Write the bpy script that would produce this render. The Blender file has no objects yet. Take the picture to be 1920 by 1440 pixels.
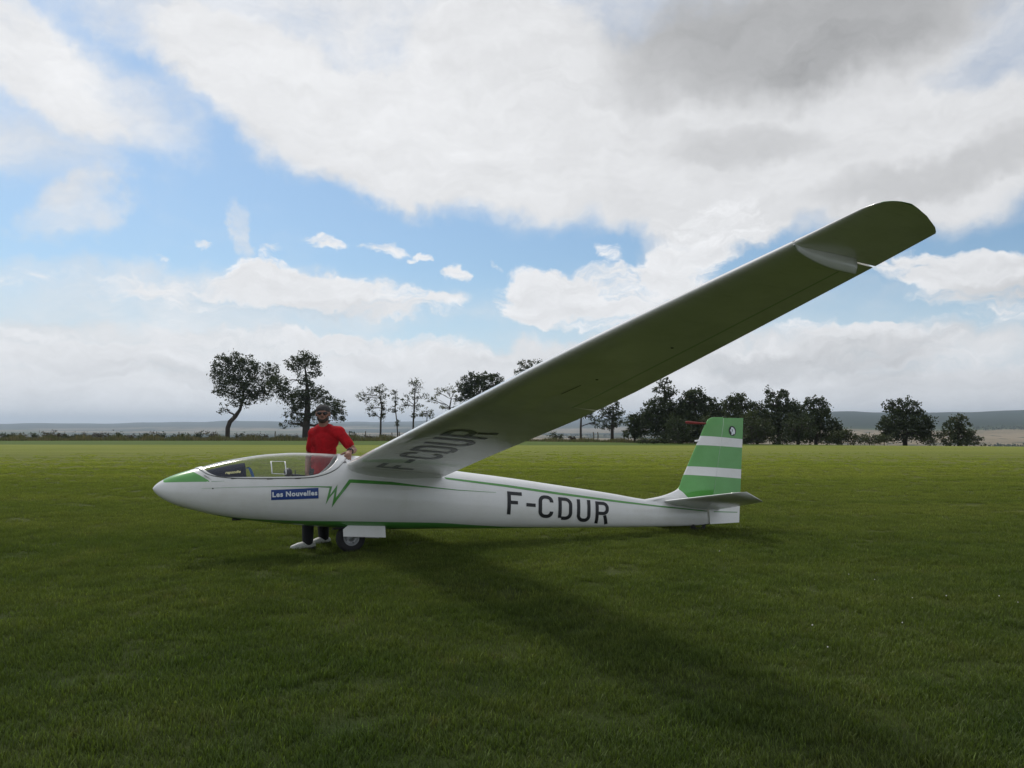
import bpy, bmesh, math, random
import numpy as np
from mathutils import Vector, Matrix
random.seed(7); rng = np.random.default_rng(11)
R = math.radians
scene = bpy.context.scene
COL = scene.collection

# ------------------------------------------------------------------ camera
FPX, CAMH, HY = 1553.0, 1.46, 800.0          # focal length and horizon row of the 1920 px wide photograph
cam = bpy.data.objects.new('camera', bpy.data.cameras.new('camera')); COL.objects.link(cam)
cam.location = (0, 0, CAMH); cam.rotation_euler = (R(90), 0, 0)
cam.data.sensor_width = 36; cam.data.lens = 36 * FPX / 1920; cam.data.shift_y = (HY - 720) / 1920
cam.data.clip_start = 0.1; cam.data.clip_end = 40000
scene.camera = cam
scene.view_settings.view_transform = 'Standard'; scene.view_settings.look = 'None'
scene.view_settings.gamma = 1; scene.view_settings.exposure = 0.12; scene.view_settings.use_curve_mapping = False
try:
    scene.cycles.max_bounces = 8; scene.cycles.transparent_max_bounces = 12
    scene.cycles.volume_bounces = 0
except Exception: pass

# ------------------------------------------------------------------ node helper
class NT:
    def __init__(s, tree): s.t = tree
    def new(s, typ, **kw):
        n = s.t.nodes.new(typ)
        for k, v in kw.items(): setattr(n, k, v)
        return n
    def put(s, sock, v):
        if isinstance(v, X): s.t.links.new(v.o, sock)
        elif hasattr(v, 'is_output') or isinstance(v, bpy.types.NodeSocket): s.t.links.new(v, sock)
        else: sock.default_value = v
    def math(s, op, *a, clamp=False):
        n = s.new('ShaderNodeMath', operation=op, use_clamp=clamp)
        for i, v in enumerate(a): s.put(n.inputs[i], v)
        return X(s, n.outputs[0])
    def noise(s, vec, scale, detail=3, rough=.55, lac=2.0, dist=0, dim='3D'):
        n = s.new('ShaderNodeTexNoise', noise_dimensions=dim)
        s.put(n.inputs['Vector'], vec)
        for k, v in (('Scale', scale), ('Detail', detail), ('Roughness', rough), ('Lacunarity', lac), ('Distortion', dist)):
            n.inputs[k].default_value = v
        return n
    def ramp(s, v, a, b, lo=0., hi=1., smooth=True):
        n = s.new('ShaderNodeMapRange'); n.interpolation_type = 'SMOOTHSTEP' if smooth else 'LINEAR'
        s.put(n.inputs['Value'], v)
        for k, q in (('From Min', a), ('From Max', b), ('To Min', lo), ('To Max', hi)): n.inputs[k].default_value = q
        return X(s, n.outputs['Result'])
    def mix(s, f, a, b):
        n = s.new('ShaderNodeMix', data_type='RGBA')
        s.put(n.inputs[0], f); s.put(n.inputs[6], c4(a)); s.put(n.inputs[7], c4(b))
        return n.outputs[2]
    def comb(s, x, y, z):
        n = s.new('ShaderNodeCombineXYZ')
        for i, v in enumerate((x, y, z)): s.put(n.inputs[i], v)
        return n.outputs[0]
    def sep(s, v):
        n = s.new('ShaderNodeSeparateXYZ'); s.put(n.inputs[0], v)
        return [X(s, o) for o in n.outputs]
def c4(c):
    return (*c, 1) if isinstance(c, tuple) and len(c) == 3 else c
class X:
    def __init__(s, nt, o): s.nt, s.o = nt, o
    def __add__(s, b): return s.nt.math('ADD', s, b)
    def __radd__(s, b): return s.nt.math('ADD', s, b)
    def __sub__(s, b): return s.nt.math('SUBTRACT', s, b)
    def __rsub__(s, b): return s.nt.math('SUBTRACT', b, s)
    def __mul__(s, b): return s.nt.math('MULTIPLY', s, b)
    def __rmul__(s, b): return s.nt.math('MULTIPLY', s, b)
    def __truediv__(s, b): return s.nt.math('DIVIDE', s, b)

# ------------------------------------------------------------------ sun
SUN = Vector((-0.45, 0.60, 1.0)).normalized()      # towards the sun: behind the glider, a little to the left
sd = bpy.data.lights.new('sun', 'SUN'); sd.energy = 1.8; sd.angle = R(9.0); sd.color = (1, .95, .87)
so = bpy.data.objects.new('sun', sd); COL.objects.link(so)
so.rotation_euler = SUN.to_track_quat('Z', 'Y').to_euler()

# ------------------------------------------------------------------ world: Nishita sky and procedural clouds
world = bpy.data.worlds.new('World'); scene.world = world; world.use_nodes = True
wt = world.node_tree; wt.nodes.clear(); N = NT(wt)
SKY_K = 0.112
sky = N.new('ShaderNodeTexSky', sky_type='NISHITA'); sky.sun_disc = False
sky.sun_elevation = math.asin(SUN.z); sky.sun_rotation = math.atan2(SUN.x, SUN.y)
sky.air_density = 1.0; sky.dust_density = 1.2; sky.ozone_density = 1.5
tc = N.new('ShaderNodeTexCoord'); dx, dy, dz = N.sep(tc.outputs['Generated'])
az = N.math('ARCTAN2', dx, dy); el = N.math('ARCSINE', dz)
azel = N.comb(az, el, 0.0)
# cloud-plane coordinates: clouds get smaller and flatter towards the horizon
zz = N.math('MAXIMUM', dz, 0.0) + 0.10
plane = N.comb(dx / zz, dy / zz, 0.0)
warp = N.noise(azel, 9.0, 4, .6)
wx_, wy_, wz_ = N.sep(warp.outputs['Color'])
warp2 = N.noise(azel, 34.0, 3, .6); vx_, vy_, vz_ = N.sep(warp2.outputs['Color'])
WX, WY = (wx_ - .5) * .10 + (vx_ - .5) * .035, (wy_ - .5) * .07 + (vy_ - .5) * .028
awx, awy = az + WX, el + WY
afx, afy = az + (vx_ - .5) * .045 + (wx_ - .5) * .02, el + (vy_ - .5) * .028
def px_azel(px, py):
    X_, Z_ = (px - 960) / FPX, (HY - py) / FPX
    return math.atan(X_), math.atan(Z_ / math.sqrt(1 + X_ * X_))
def blob(px, py, rx, ry, rot=0, w=1.0, hard=0.35, warped=True):
    """soft ellipse in azimuth / elevation; sizes are degrees-like radians taken from the picture scale"""
    a0, e0 = px_azel(px, py); c, s = math.cos(R(rot)), math.sin(R(rot))
    X0, Y0 = ((awx, awy) if rx > 75 else (afx, afy)) if warped else (az, el)
    ux, uy = X0 - a0, Y0 - e0
    p = (ux * c + uy * s) * (FPX / rx); q = (uy * c - ux * s) * (FPX / ry)
    d = p * p + q * q
    if rx < 75 and warped: hard = .0
    return N.ramp(d, hard, 1.9, w * (1.12 if rx < 75 else 1.0), 0.0)
def acc(L):
    r = L[0]
    for b in L[1:]: r = r + b
    return r
nA = N.noise(azel, 5.0, 7, .58, dist=.6); nAf = X(N, nA.outputs['Fac'])
mp = N.new('ShaderNodeVectorMath', operation='MULTIPLY'); N.put(mp.inputs[0], N.comb(awx, awy, 0.0)); mp.inputs[1].default_value = (1, 2.6, 1)
nB = N.noise(mp.outputs[0], 11.0, 8, .62); nBf = X(N, nB.outputs['Fac'])
mpu = N.new('ShaderNodeVectorMath', operation='ADD'); N.put(mpu.inputs[0], mp.outputs[0]); mpu.inputs[1].default_value = (-.006, .030, 0)
nBu = X(N, N.noise(mpu.outputs[0], 11.0, 8, .62).outputs['Fac'])
nP = X(N, N.noise(plane, .8, 6, .58).outputs['Fac'])
# outside the frame the cloud is made denser and brighter to light the fuselage side
infr = N.ramp(N.math('ABSOLUTE', az), .56, .85, 1.0, 0.0) * N.ramp(el, .46, .62, 1.0, 0.0)
out = 1.0 - infr
# A: high soft veil
A = acc([
    blob(740, 140, 440, 180, -14, .9), blob(980, 290, 380, 110, -6, .7), blob(560, 210, 220, 85, -24, .5),
    blob(1300, 60, 420, 170, 0, .8), blob(1600, 200, 440, 170, 0, .75), blob(1450, 330, 260, 110, 0, .6),
    blob(330, 60, 230, 60, -20, .35), blob(90, 110, 230, 62, -22, .75), blob(30, 20, 120, 60, -30, .3),
    blob(60, 230, 130, 70, -10, .38), blob(140, 390, 85, 48, 25, .62), blob(60, 300, 120, 60, 0, .3),
    blob(450, 430, 14, 50, 10, .45), blob(1350, 420, 150, 60, 20, .75), blob(1820, 300, 200, 90, 0, .6),
    blob(300, 560, 520, 55, 0, .55), blob(1500, 600, 520, 70, 0, .35), blob(200, 700, 900, 70, 0, .8, .6), blob(1500, 720, 800, 75, 0, .75, .6),
    blob(900, 780, 2600, 60, 0, .6, .7, False)])
Aall = A + out * .75
dA = Aall + (nAf - .5) * 1.25 + (nBf - .5) * .55
alphaA = N.ramp(dA, .02, 1.12)
nC = X(N, N.noise(mp.outputs[0], 42.0, 6, .62).outputs['Fac'])
# B: cumulus, sharper edges, lit tops and grey undersides
B = acc([
    blob(640, 560, 190, 34, -3, .8), blob(450, 550, 200, 30, 0, .6), blob(500, 508, 62, 22, 0, .75), blob(140, 530, 140, 20, 0, .35),
    blob(505, 470, 26, 12, 0, .6), blob(615, 455, 40, 12, -8, .75), blob(722, 468, 42, 12, -8, .72), blob(792, 486, 22, 9, 0, .7), blob(856, 514, 26, 16, 0, .8),
    blob(375, 459, 24, 10, 0, .6), blob(312, 488, 16, 8, 0, .55), blob(845, 558, 42, 14, 0, .6), blob(932, 497, 16, 10, -30, .5),
    blob(1010, 560, 80, 56, 0, .85), blob(1150, 545, 160, 46, 0, .8), blob(1100, 600, 140, 26, 0, .6), blob(1290, 500, 90, 40, 0, .5), blob(1135, 470, 30, 16, -35, .6),
    blob(1240, 488, 30, 20, -30, .5), blob(1340, 440, 90, 55, 10, .6),
    blob(1790, 500, 150, 30, -4, .9), blob(1860, 535, 130, 36, 0, .8), blob(1640, 650, 130, 30, -4, .7), blob(1430, 675, 120, 24, 0, .6), blob(1560, 620, 110, 14, -4, .5),
    blob(1850, 600, 110, 18, 0, .5), blob(1750, 690, 200, 18, 0, .55), blob(60, 650, 160, 30, 0, .7), blob(250, 675, 150, 28, 0, .75), blob(480, 640, 190, 24, 0, .6), blob(740, 650, 200, 20, -3, .6),
    blob(330, 720, 200, 16, 0, .5), blob(1300, 640, 120, 16, 0, .4), blob(680, 740, 300, 16, 0, .4)])
dB = B + out * .12 + (nBf - .5) * 1.3 + (nC - .5) * 1.1
alphaB = N.ramp(dB, .28, .98)
shade = (nBf - nBu) * 3.2 + (nC - .5) * 1.2
tall = N.ramp(dB, .5, 1.5, 0.0, .20)
# C: dark undersides of the big cloud at the top right
C_ = acc([blob(1520, 40, 330, 100, 6, .85, .1), blob(1600, 120, 150, 50, 0, .2, .1), blob(1400, 275, 130, 34, 0, .40, .1), blob(1760, 320, 190, 30, 8, .42, .1), blob(1230, 20, 160, 50, 0, .2, .1),
          blob(1860, 548, 90, 18, 0, .45, .1), blob(1430, 682, 130, 22, 0, .5, .1), blob(1640, 660, 120, 22, 0, .35, .1), blob(250, 690, 130, 18, 0, .3, .1), blob(640, 585, 170, 14, 0, .25, .1),
          blob(1800, 740, 240, 40, 0, .15, .1), blob(1650, 690, 90, 16, 0, .35, .1)])
dark = C_ * (.30 + nBf * 1.0) + out * N.ramp(nP, .45, .75, 0.0, .35)
brightA = 6.55 - dark * 4.0 + (nBf - .5) * N.ramp(el, .0, .22, 4.4, 2.4) + (nC - .5) * .7 + (nAf - .5) * 1.0
lift = N.ramp(el, .0, .14, .9, 0.0) + blob(640, 190, 340, 120, -14, .45, .0, False) + blob(120, 130, 160, 60, -22, .5, .0, False)
brightA = brightA + lift
brightB = 7.4 + N.math('MINIMUM', N.math('MAXIMUM', shade, -1.4), 1.3) - tall * 2.0 - dark * 3.4
edge = N.ramp(az, .1, .62, 0.0, .35) * infr
brightA = N.math('MAXIMUM', brightA - edge, 2.4); brightB = N.math('MAXIMUM', brightB - edge, 2.6)
def grey(v, cb):
    return N.comb(v * (1.0 - .5 * cb), v * (1.0 + .0 * cb), v * (1.0 + cb))
# blue of the gaps: the Nishita sky, whitened by thin haze
hz = N.ramp(el, .0, .20, .95, .03)
skyc = N.new('ShaderNodeVectorMath', operation='MULTIPLY'); N.put(skyc.inputs[0], sky.outputs[0]); skyc.inputs[1].default_value = (.68, .84, .92)
base = N.mix(hz, skyc.outputs[0], (5.9, 7.0, 8.0))
cA = N.mix(alphaA, base, grey(brightA, .018))
cB = N.mix(alphaB, cA, grey(brightB, .02))
# below the horizon the world is only ever seen past the end of the terrain
bg = N.new('ShaderNodeBackground'); N.put(bg.inputs['Color'], cB); bg.inputs['Strength'].default_value = SKY_K
wo = N.new('ShaderNodeOutputWorld'); wt.links.new(bg.outputs[0], wo.inputs['Surface'])

# ------------------------------------------------------------------ object helpers
def tag(o, label=None, cat=None, group=None, kind=None):
    if label: o['label'] = label
    if cat: o['category'] = cat
    if group: o['group'] = group
    if kind: o['kind'] = kind
    return o
def empty(name, loc, label, cat, group=None, mat=None):
    o = bpy.data.objects.new(name, None); COL.objects.link(o); o.empty_display_size = .3
    if mat is not None: o.matrix_world = mat
    elif loc is not None: o.location = loc
    return tag(o, label, cat, group)
def link(name, me, mat, parent=None, smooth=True):
    o = bpy.data.objects.new(name, me); COL.objects.link(o)
    if mat is not None:
        for m in (mat if isinstance(mat, (list, tuple)) else [mat]): me.materials.append(m)
    if parent is not None: o.parent = parent
    if smooth and len(me.polygons): me.polygons.foreach_set('use_smooth', [True] * len(me.polygons))
    return o
def mesh(verts, faces):
    me = bpy.data.meshes.new('m'); me.from_pydata([tuple(v) for v in verts], [], faces); me.update(); return me
def quads(A, M_):
    me = bpy.data.meshes.new('q'); me.vertices.add(4 * M_); me.vertices.foreach_set('co', A.ravel().astype(np.float32))
    me.loops.add(4 * M_); me.loops.foreach_set('vertex_index', np.arange(4 * M_, dtype=np.int32))
    me.polygons.add(M_); me.polygons.foreach_set('loop_start', np.arange(M_, dtype=np.int32) * 4)
    me.update(calc_edges=True); me.validate(); return me
def from_bm(bm):
    me = bpy.data.meshes.new('m'); bm.to_mesh(me); bm.free(); return me
def grid_faces(nr, nc, closed=False, flip=False, off=0):
    F = []
    for i in range(nr - 1):
        for j in range(nc if closed else nc - 1):
            k = (j + 1) % nc
            q = (off + i * nc + j, off + i * nc + k, off + (i + 1) * nc + k, off + (i + 1) * nc + j)
            F.append(q[::-1] if flip else q)
    return F
def pchip(T):
    x = np.array([q[0] for q in T], float); y = np.array([q[1] for q in T], float)
    h = np.diff(x); d = np.diff(y) / h; m = np.zeros(len(x))
    for i in range(1, len(x) - 1):
        if d[i - 1] * d[i] > 0:
            w1, w2 = 2 * h[i] + h[i - 1], h[i] + 2 * h[i - 1]; m[i] = (w1 + w2) / (w1 / d[i - 1] + w2 / d[i])
    m[0], m[-1] = d[0], d[-1]
    def f(t):
        t = min(max(t, x[0]), x[-1]); i = min(max(int(np.searchsorted(x, t)) - 1, 0), len(x) - 2)
        u = (t - x[i]) / h[i]
        return float(y[i] * (1 + 2 * u) * (1 - u) ** 2 + m[i] * h[i] * u * (1 - u) ** 2 + y[i + 1] * u * u * (3 - 2 * u) + m[i + 1] * h[i] * u * u * (u - 1))
    return f
def tube_bm(bm, pts, rad, seg=10, cap=True, flat=1.0):
    """tube along points with a radius per point; flat squashes the section's second axis"""
    pts = [Vector(p) for p in pts]
    if not isinstance(rad, (list, tuple)): rad = [rad] * len(pts)
    rings = []; ref = None
    for i, p in enumerate(pts):
        d = (pts[min(i + 1, len(pts) - 1)] - pts[max(i - 1, 0)]).normalized()
        if ref is None: ref = Vector((0, 0, 1)) if abs(d.z) < .9 else Vector((1, 0, 0))
        a = d.cross(ref).normalized(); b = a.cross(d).normalized(); ref = b
        rings.append([bm.verts.new(p + (a * math.cos(t) * rad[i] + b * math.sin(t) * rad[i] * flat)) for t in (2 * math.pi * k / seg for k in range(seg))])
    for i in range(len(rings) - 1):
        for k in range(seg):
            bm.faces.new((rings[i][k], rings[i][(k + 1) % seg], rings[i + 1][(k + 1) % seg], rings[i + 1][k]))
    if cap:
        bm.faces.new(rings[0][::-1]); bm.faces.new(rings[-1])
    return bm
def box_bm(bm, c, s, rot=None, bevel=0):
    M = Matrix.Translation(c) @ (rot.to_4x4() if rot is not None else Matrix()) @ Matrix.Diagonal((*s, 1))
    r = bmesh.ops.create_cube(bm, size=1, matrix=M)
    if bevel:
        es = list({e for v in r['verts'] for e in v.link_edges})
        bmesh.ops.bevel(bm, geom=es, offset=bevel, segments=2, affect='EDGES', profile=.6)
    return bm
def at(px, py, D):
    """point at distance D (metres in front of the lens) seen at a photograph pixel"""
    return Vector(((px - 960) / FPX * D, D, CAMH - (py - HY) / FPX * D))

# ------------------------------------------------------------------ materials
def mat(name, color=(.8, .8, .8), rough=.5, metal=0, coat=0, spec=.5, bump=0, bscale=80, var=0, vscale=6, sub=0):
    m = bpy.data.materials.new(name); m.use_nodes = True; t = m.node_tree; n = NT(t)
    b = t.nodes['Principled BSDF']; b.inputs['Roughness'].default_value = rough; b.inputs['Metallic'].default_value = metal
    b.inputs['Coat Weight'].default_value = coat; b.inputs['Coat Roughness'].default_value = .06; b.inputs['Specular IOR Level'].default_value = spec
    tcn = n.new('ShaderNodeTexCoord')
    if var:
        nz = n.noise(tcn.outputs['Object'], vscale, 5, .6)
        dk = tuple(c * (1 - var) for c in color)
        n.put(b.inputs['Base Color'], n.mix(n.ramp(X(n, nz.outputs['Fac']), .35, .65), dk, color))
    else: b.inputs['Base Color'].default_value = (*color, 1)
    if bump:
        nz = n.noise(tcn.outputs['Object'], bscale, 4, .6); bp = n.new('ShaderNodeBump'); bp.inputs['Strength'].default_value = bump; bp.inputs['Distance'].default_value = .01
        n.put(bp.inputs['Height'], nz.outputs['Fac']); n.put(b.inputs['Normal'], bp.outputs[0])
    return m
WHITE = (.74, .74, .73); GREEN = (.082, .300, .055)
def paint(name, attr=True, dirt=.0, rough=.28):
    """aircraft paint: white gel coat and green livery chosen by the mesh attribute 'green', with faint grime"""
    m = bpy.data.materials.new(name); m.use_nodes = True; t = m.node_tree; n = NT(t); b = t.nodes['Principled BSDF']
    tcn = n.new('ShaderNodeTexCoord')
    nz = X(n, n.noise(tcn.outputs['Object'], 3.0, 6, .65).outputs['Fac'])
    mpn = n.new('ShaderNodeVectorMath', operation='MULTIPLY'); n.put(mpn.inputs[0], tcn.outputs['Object']); mpn.inputs[1].default_value = (1.2, 9, 9)
    st = X(n, n.noise(mpn.outputs[0], 5.0, 4, .6).outputs['Fac'])
    w = n.mix(n.ramp(nz, .4, .75, 0, .45 + dirt), WHITE if not dirt else (.86, .83, .79), (.60, .59, .54))
    w = n.mix(n.ramp(st, .55, .8, 0, .25 + dirt), w, (.52, .51, .46))
    if attr:
        an = n.new('ShaderNodeAttribute'); an.attribute_name = 'green'
        g = n.mix(n.ramp(nz, .35, .7), GREEN, (.098, .335, .072))
        w = n.mix(n.ramp(X(n, an.outputs['Fac']), -.0012, .0012, smooth=False), w, g)
    n.put(b.inputs['Base Color'], w)
    b.inputs['Roughness'].default_value = rough; b.inputs['Coat Weight'].default_value = 1.0 if dirt else .6; b.inputs['Coat Roughness'].default_value = .09 if dirt else .12
    bp = n.new('ShaderNodeBump'); bp.inputs['Strength'].default_value = .05; bp.inputs['Distance'].default_value = .01
    n.put(bp.inputs['Height'], n.noise(tcn.outputs['Object'], 7.0, 2, .5).outputs['Fac']); n.put(b.inputs['Normal'], bp.outputs[0])
    return m
M_PAINT = paint('paint_livery'); M_WHITE = paint('paint_white', attr=False); M_WING = paint('paint_wing', dirt=.12, rough=.3)
M_GREEN = mat('green_paint', GREEN, .3, coat=.5, var=.15); M_BLACK = mat('black_lettering', (.012, .013, .016), .45, var=.2)
M_WLET = mat('wing_lettering', (.016, .017, .02), .45, coat=.45, var=.3); M_BLUE = mat('blue_sticker', (.008, .045, .22), .4, var=.1); M_TEXTW = mat('sticker_lettering', (.72, .76, .8), .45)
M_TYRE = mat('tyre_rubber', (.018, .018, .019), .85, bump=.3, bscale=60); M_RIM = mat('rim_metal', (.42, .43, .44), .45, metal=.6, var=.3, vscale=20)
M_DARK = mat('dark_gap', (.02, .02, .02), .8); M_COWL = mat('instrument_cowl', (.006, .010, .026), .9, spec=.1, bump=.1); M_YEL = mat('cowl_lettering', (.85, .78, .36), .5)
M_STRAP = mat('strap_blue', (.03, .12, .32), .8, bump=.3, bscale=300); M_SEAT = mat('seat_fabric', (.22, .22, .22), .9, bump=.3); M_RED = mat('red_cover', (.22, .02, .015), .6, var=.2)
M_CLEARW = mat('window_rail', (.8, .8, .8), .35)
M_SKIN = mat('skin', (.26, .13, .09), .6, var=.15, vscale=30); M_SHIRT = mat('red_cotton', (.44, .010, .016), .9, spec=.2, bump=.6, bscale=28, var=.4, vscale=7)
M_TROUS = mat('black_trousers', (.012, .012, .016), .85, bump=.4, bscale=40); M_SHOE = mat('white_shoe', (.62, .63, .6), .6, var=.3, vscale=40); M_SOLE = mat('shoe_sole', (.03, .03, .035), .7)
M_CAP = mat('grey_cap', (.05, .05, .05), .9, bump=.3, bscale=120, var=.3, vscale=25); M_HAIR = mat('dark_beard', (.035, .022, .015), .8, bump=.5, bscale=200); M_LENS = mat('sunglasses_black', (.006, .006, .007), .12)
M_BARK = mat('bark', (.055, .045, .036), .95, bump=.6, bscale=6, var=.4, vscale=2); M_POST = mat('weathered_post', (.14, .12, .09), .9, var=.4)

def glassmat():
    m = bpy.data.materials.new('canopy_perspex'); m.use_nodes = True; t = m.node_tree; t.nodes.clear(); n = NT(t)
    tr = n.new('ShaderNodeBsdfTransparent'); tr.inputs[0].default_value = (.90, .92, .91, 1)
    gl = n.new('ShaderNodeBsdfGlossy'); gl.inputs['Roughness'].default_value = .13; gl.inputs['Color'].default_value = (.8, .8, .8, 1)
    tl = n.new('ShaderNodeBsdfTranslucent'); tl.inputs[0].default_value = (.9, .9, .88, 1)
    df = n.new('ShaderNodeBsdfDiffuse'); df.inputs[0].default_value = (.9, .9, .88, 1)
    gm_ = n.new('ShaderNodeNewGeometry'); fr = n.new('ShaderNodeFresnel'); n.put(fr.inputs[0], 1.49 - X(n, gm_.outputs['Backfacing']) * (1.49 - 1 / 1.49))
    lw = n.new('ShaderNodeLayerWeight'); lw.inputs[0].default_value = .5
    a = n.new('ShaderNodeMixShader'); a.inputs[0].default_value = .5; t.links.new(tl.outputs[0], a.inputs[1]); t.links.new(df.outputs[0], a.inputs[2])
    dust_glow = n.new('ShaderNodeMixShader')   # dusty film; its white edge-on band paints in the sun glow
    fc = X(n, lw.outputs['Facing']); n.put(dust_glow.inputs[0], n.ramp(fc, .40, .88, .02, .97))
    t.links.new(tr.outputs[0], dust_glow.inputs[1]); t.links.new(a.outputs[0], dust_glow.inputs[2])
    e = n.new('ShaderNodeMixShader'); n.put(e.inputs[0], X(n, fr.outputs[0])); t.links.new(dust_glow.outputs[0], e.inputs[1]); t.links.new(gl.outputs[0], e.inputs[2])
    o = n.new('ShaderNodeOutputMaterial'); t.links.new(e.outputs[0], o.inputs[0]); return m
M_GLASS = glassmat()

def leafmat(name, c1, c2, trans=.25):
    m = bpy.data.materials.new(name); m.use_nodes = True; t = m.node_tree; t.nodes.clear(); n = NT(t)
    g = n.new('ShaderNodeNewGeometry'); nz = X(n, n.noise(g.outputs['Position'], .9, 3, .6).outputs['Fac']); n2 = X(n, n.noise(g.outputs['Position'], 9.0, 2, .6).outputs['Fac'])
    col = n.mix(n.ramp(nz * .6 + n2 * .4, .38, .62), c1, c2)
    d = n.new('ShaderNodeBsdfDiffuse'); n.put(d.inputs[0], col); tl = n.new('ShaderNodeBsdfTranslucent')
    sc = n.new('ShaderNodeVectorMath', operation='MULTIPLY'); n.put(sc.inputs[0], col); sc.inputs[1].default_value = (1.3, 1.25, .6); n.put(tl.inputs[0], sc.outputs[0])
    mx = n.new('ShaderNodeMixShader'); mx.inputs[0].default_value = trans; t.links.new(d.outputs[0], mx.inputs[1]); t.links.new(tl.outputs[0], mx.inputs[2])
    gl = n.new('ShaderNodeBsdfGlossy'); gl.inputs['Roughness'].default_value = .45; m2 = n.new('ShaderNodeMixShader'); m2.inputs[0].default_value = .035
    t.links.new(mx.outputs[0], m2.inputs[1]); t.links.new(gl.outputs[0], m2.inputs[2])
    o = n.new('ShaderNodeOutputMaterial'); t.links.new(m2.outputs[0], o.inputs[0]); return m
M_LEAF = [leafmat('leaves_dark', (.024, .037, .013), (.046, .065, .022)), leafmat('leaves_mid', (.030, .045, .016), (.062, .080, .028)),
          leafmat('leaves_pale', (.055, .070, .028), (.12, .125, .055), .4), leafmat('leaves_brown', (.045, .036, .024), (.085, .07, .04))]

# ---- grass colours shared by the turf sheet and the blades; they vary over the field (mown strips, worn and lush patches, painted brightening with distance)
def grass_color(n, k=1.0, soil=False):
    g = n.new('ShaderNodeNewGeometry'); px_, py_, pz_ = n.sep(g.outputs['Position'])
    pos = n.comb(px_, py_, 0.0)
    big = X(n, n.noise(pos, .16, 4, .6).outputs['Fac']); mid = X(n, n.noise(pos, .9, 4, .65).outputs['Fac']); fin = X(n, n.noise(pos, 6.0, 3, .6).outputs['Fac'])
    st = n.comb(px_ * .06, py_ * .55, 0.0); stripe = X(n, n.noise(st, 1.0, 3, .6).outputs['Fac'])
    c = n.mix(n.ramp(big * .5 + mid * .5, .38, .62), tuple(q * k for q in (.056, .088, .0210)), tuple(q * k for q in (.098, .128, .0350)))
    c = n.mix(n.ramp(fin * .55 + mid * .45, .55, .68, 0, .50), c, tuple(q * k for q in (.125, .105, .050)))
    far = n.ramp(py_ + (mid - .5) * 3 + (stripe - .5) * 7, 3.0, 31.0, smooth=False)          # drier mown far part, with its sunlit, backlit brightness painted in as well
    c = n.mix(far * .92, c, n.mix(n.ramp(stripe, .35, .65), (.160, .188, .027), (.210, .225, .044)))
    uncut = n.ramp(py_ + px_ * .05 + (mid - .5) * 3, 64.0, 66.5)
    c = n.mix(uncut * .85, c, (.065, .105, .024))
    return c, pos
def groundmat():
    m = bpy.data.materials.new('meadow_turf'); m.use_nodes = True; t = m.node_tree; n = NT(t); b = t.nodes['Principled BSDF']
    c, pos = grass_color(n, .80); blade_shade = n.ramp(n.sep(pos)[1], 25.0, 60.0, .60, 1.0); sc = n.new('ShaderNodeVectorMath', operation='SCALE'); n.put(sc.inputs[0], c); n.put(sc.inputs['Scale'], blade_shade); n.put(b.inputs['Base Color'], sc.outputs[0]); b.inputs['Roughness'].default_value = .95; b.inputs['Specular IOR Level'].default_value = .1  # turf darkened nearby: shade under the blades put into the colour
    bp = n.new('ShaderNodeBump'); bp.inputs['Strength'].default_value = .8; bp.inputs['Distance'].default_value = .05
    n.put(bp.inputs['Height'], X(n, n.noise(pos, 5.0, 6, .7).outputs['Fac']) + X(n, n.noise(pos, 40.0, 3, .7).outputs['Fac']) * .4); n.put(b.inputs['Normal'], bp.outputs[0]); return m
def blademat():
    m = bpy.data.materials.new('grass_blade'); m.use_nodes = True; t = m.node_tree; t.nodes.clear(); n = NT(t)
    c, pos = grass_color(n, 1.0); oi = n.new('ShaderNodeObjectInfo'); at_ = n.new('ShaderNodeAttribute'); at_.attribute_name = 'tint'
    sc = n.new('ShaderNodeVectorMath', operation='SCALE'); n.put(sc.inputs[0], c); n.put(sc.inputs['Scale'], X(n, at_.outputs['Fac']) * (.85 + X(n, oi.outputs['Random']) * .3 + n.ramp(n.sep(pos)[1], 8.0, 45.0, 0.0, .60)))  # blade colour brightened with distance to offset self-shading
    d = n.new('ShaderNodeBsdfDiffuse'); n.put(d.inputs[0], sc.outputs[0]); tl = n.new('ShaderNodeBsdfTranslucent')
    s2 = n.new('ShaderNodeVectorMath', operation='MULTIPLY'); n.put(s2.inputs[0], sc.outputs[0]); s2.inputs[1].default_value = (1.25, 1.35, .6); n.put(tl.inputs[0], s2.outputs[0])
    mx = n.new('ShaderNodeMixShader'); mx.inputs[0].default_value = .40; t.links.new(d.outputs[0], mx.inputs[1]); t.links.new(tl.outputs[0], mx.inputs[2])
    gl = n.new('ShaderNodeBsdfGlossy'); gl.inputs['Roughness'].default_value = .5; m2 = n.new('ShaderNodeMixShader'); m2.inputs[0].default_value = .012
    t.links.new(mx.outputs[0], m2.inputs[1]); t.links.new(gl.outputs[0], m2.inputs[2])
    o = n.new('ShaderNodeOutputMaterial'); t.links.new(m2.outputs[0], o.inputs[0]); return m
M_TURF, M_BLADE = groundmat(), blademat()

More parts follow.
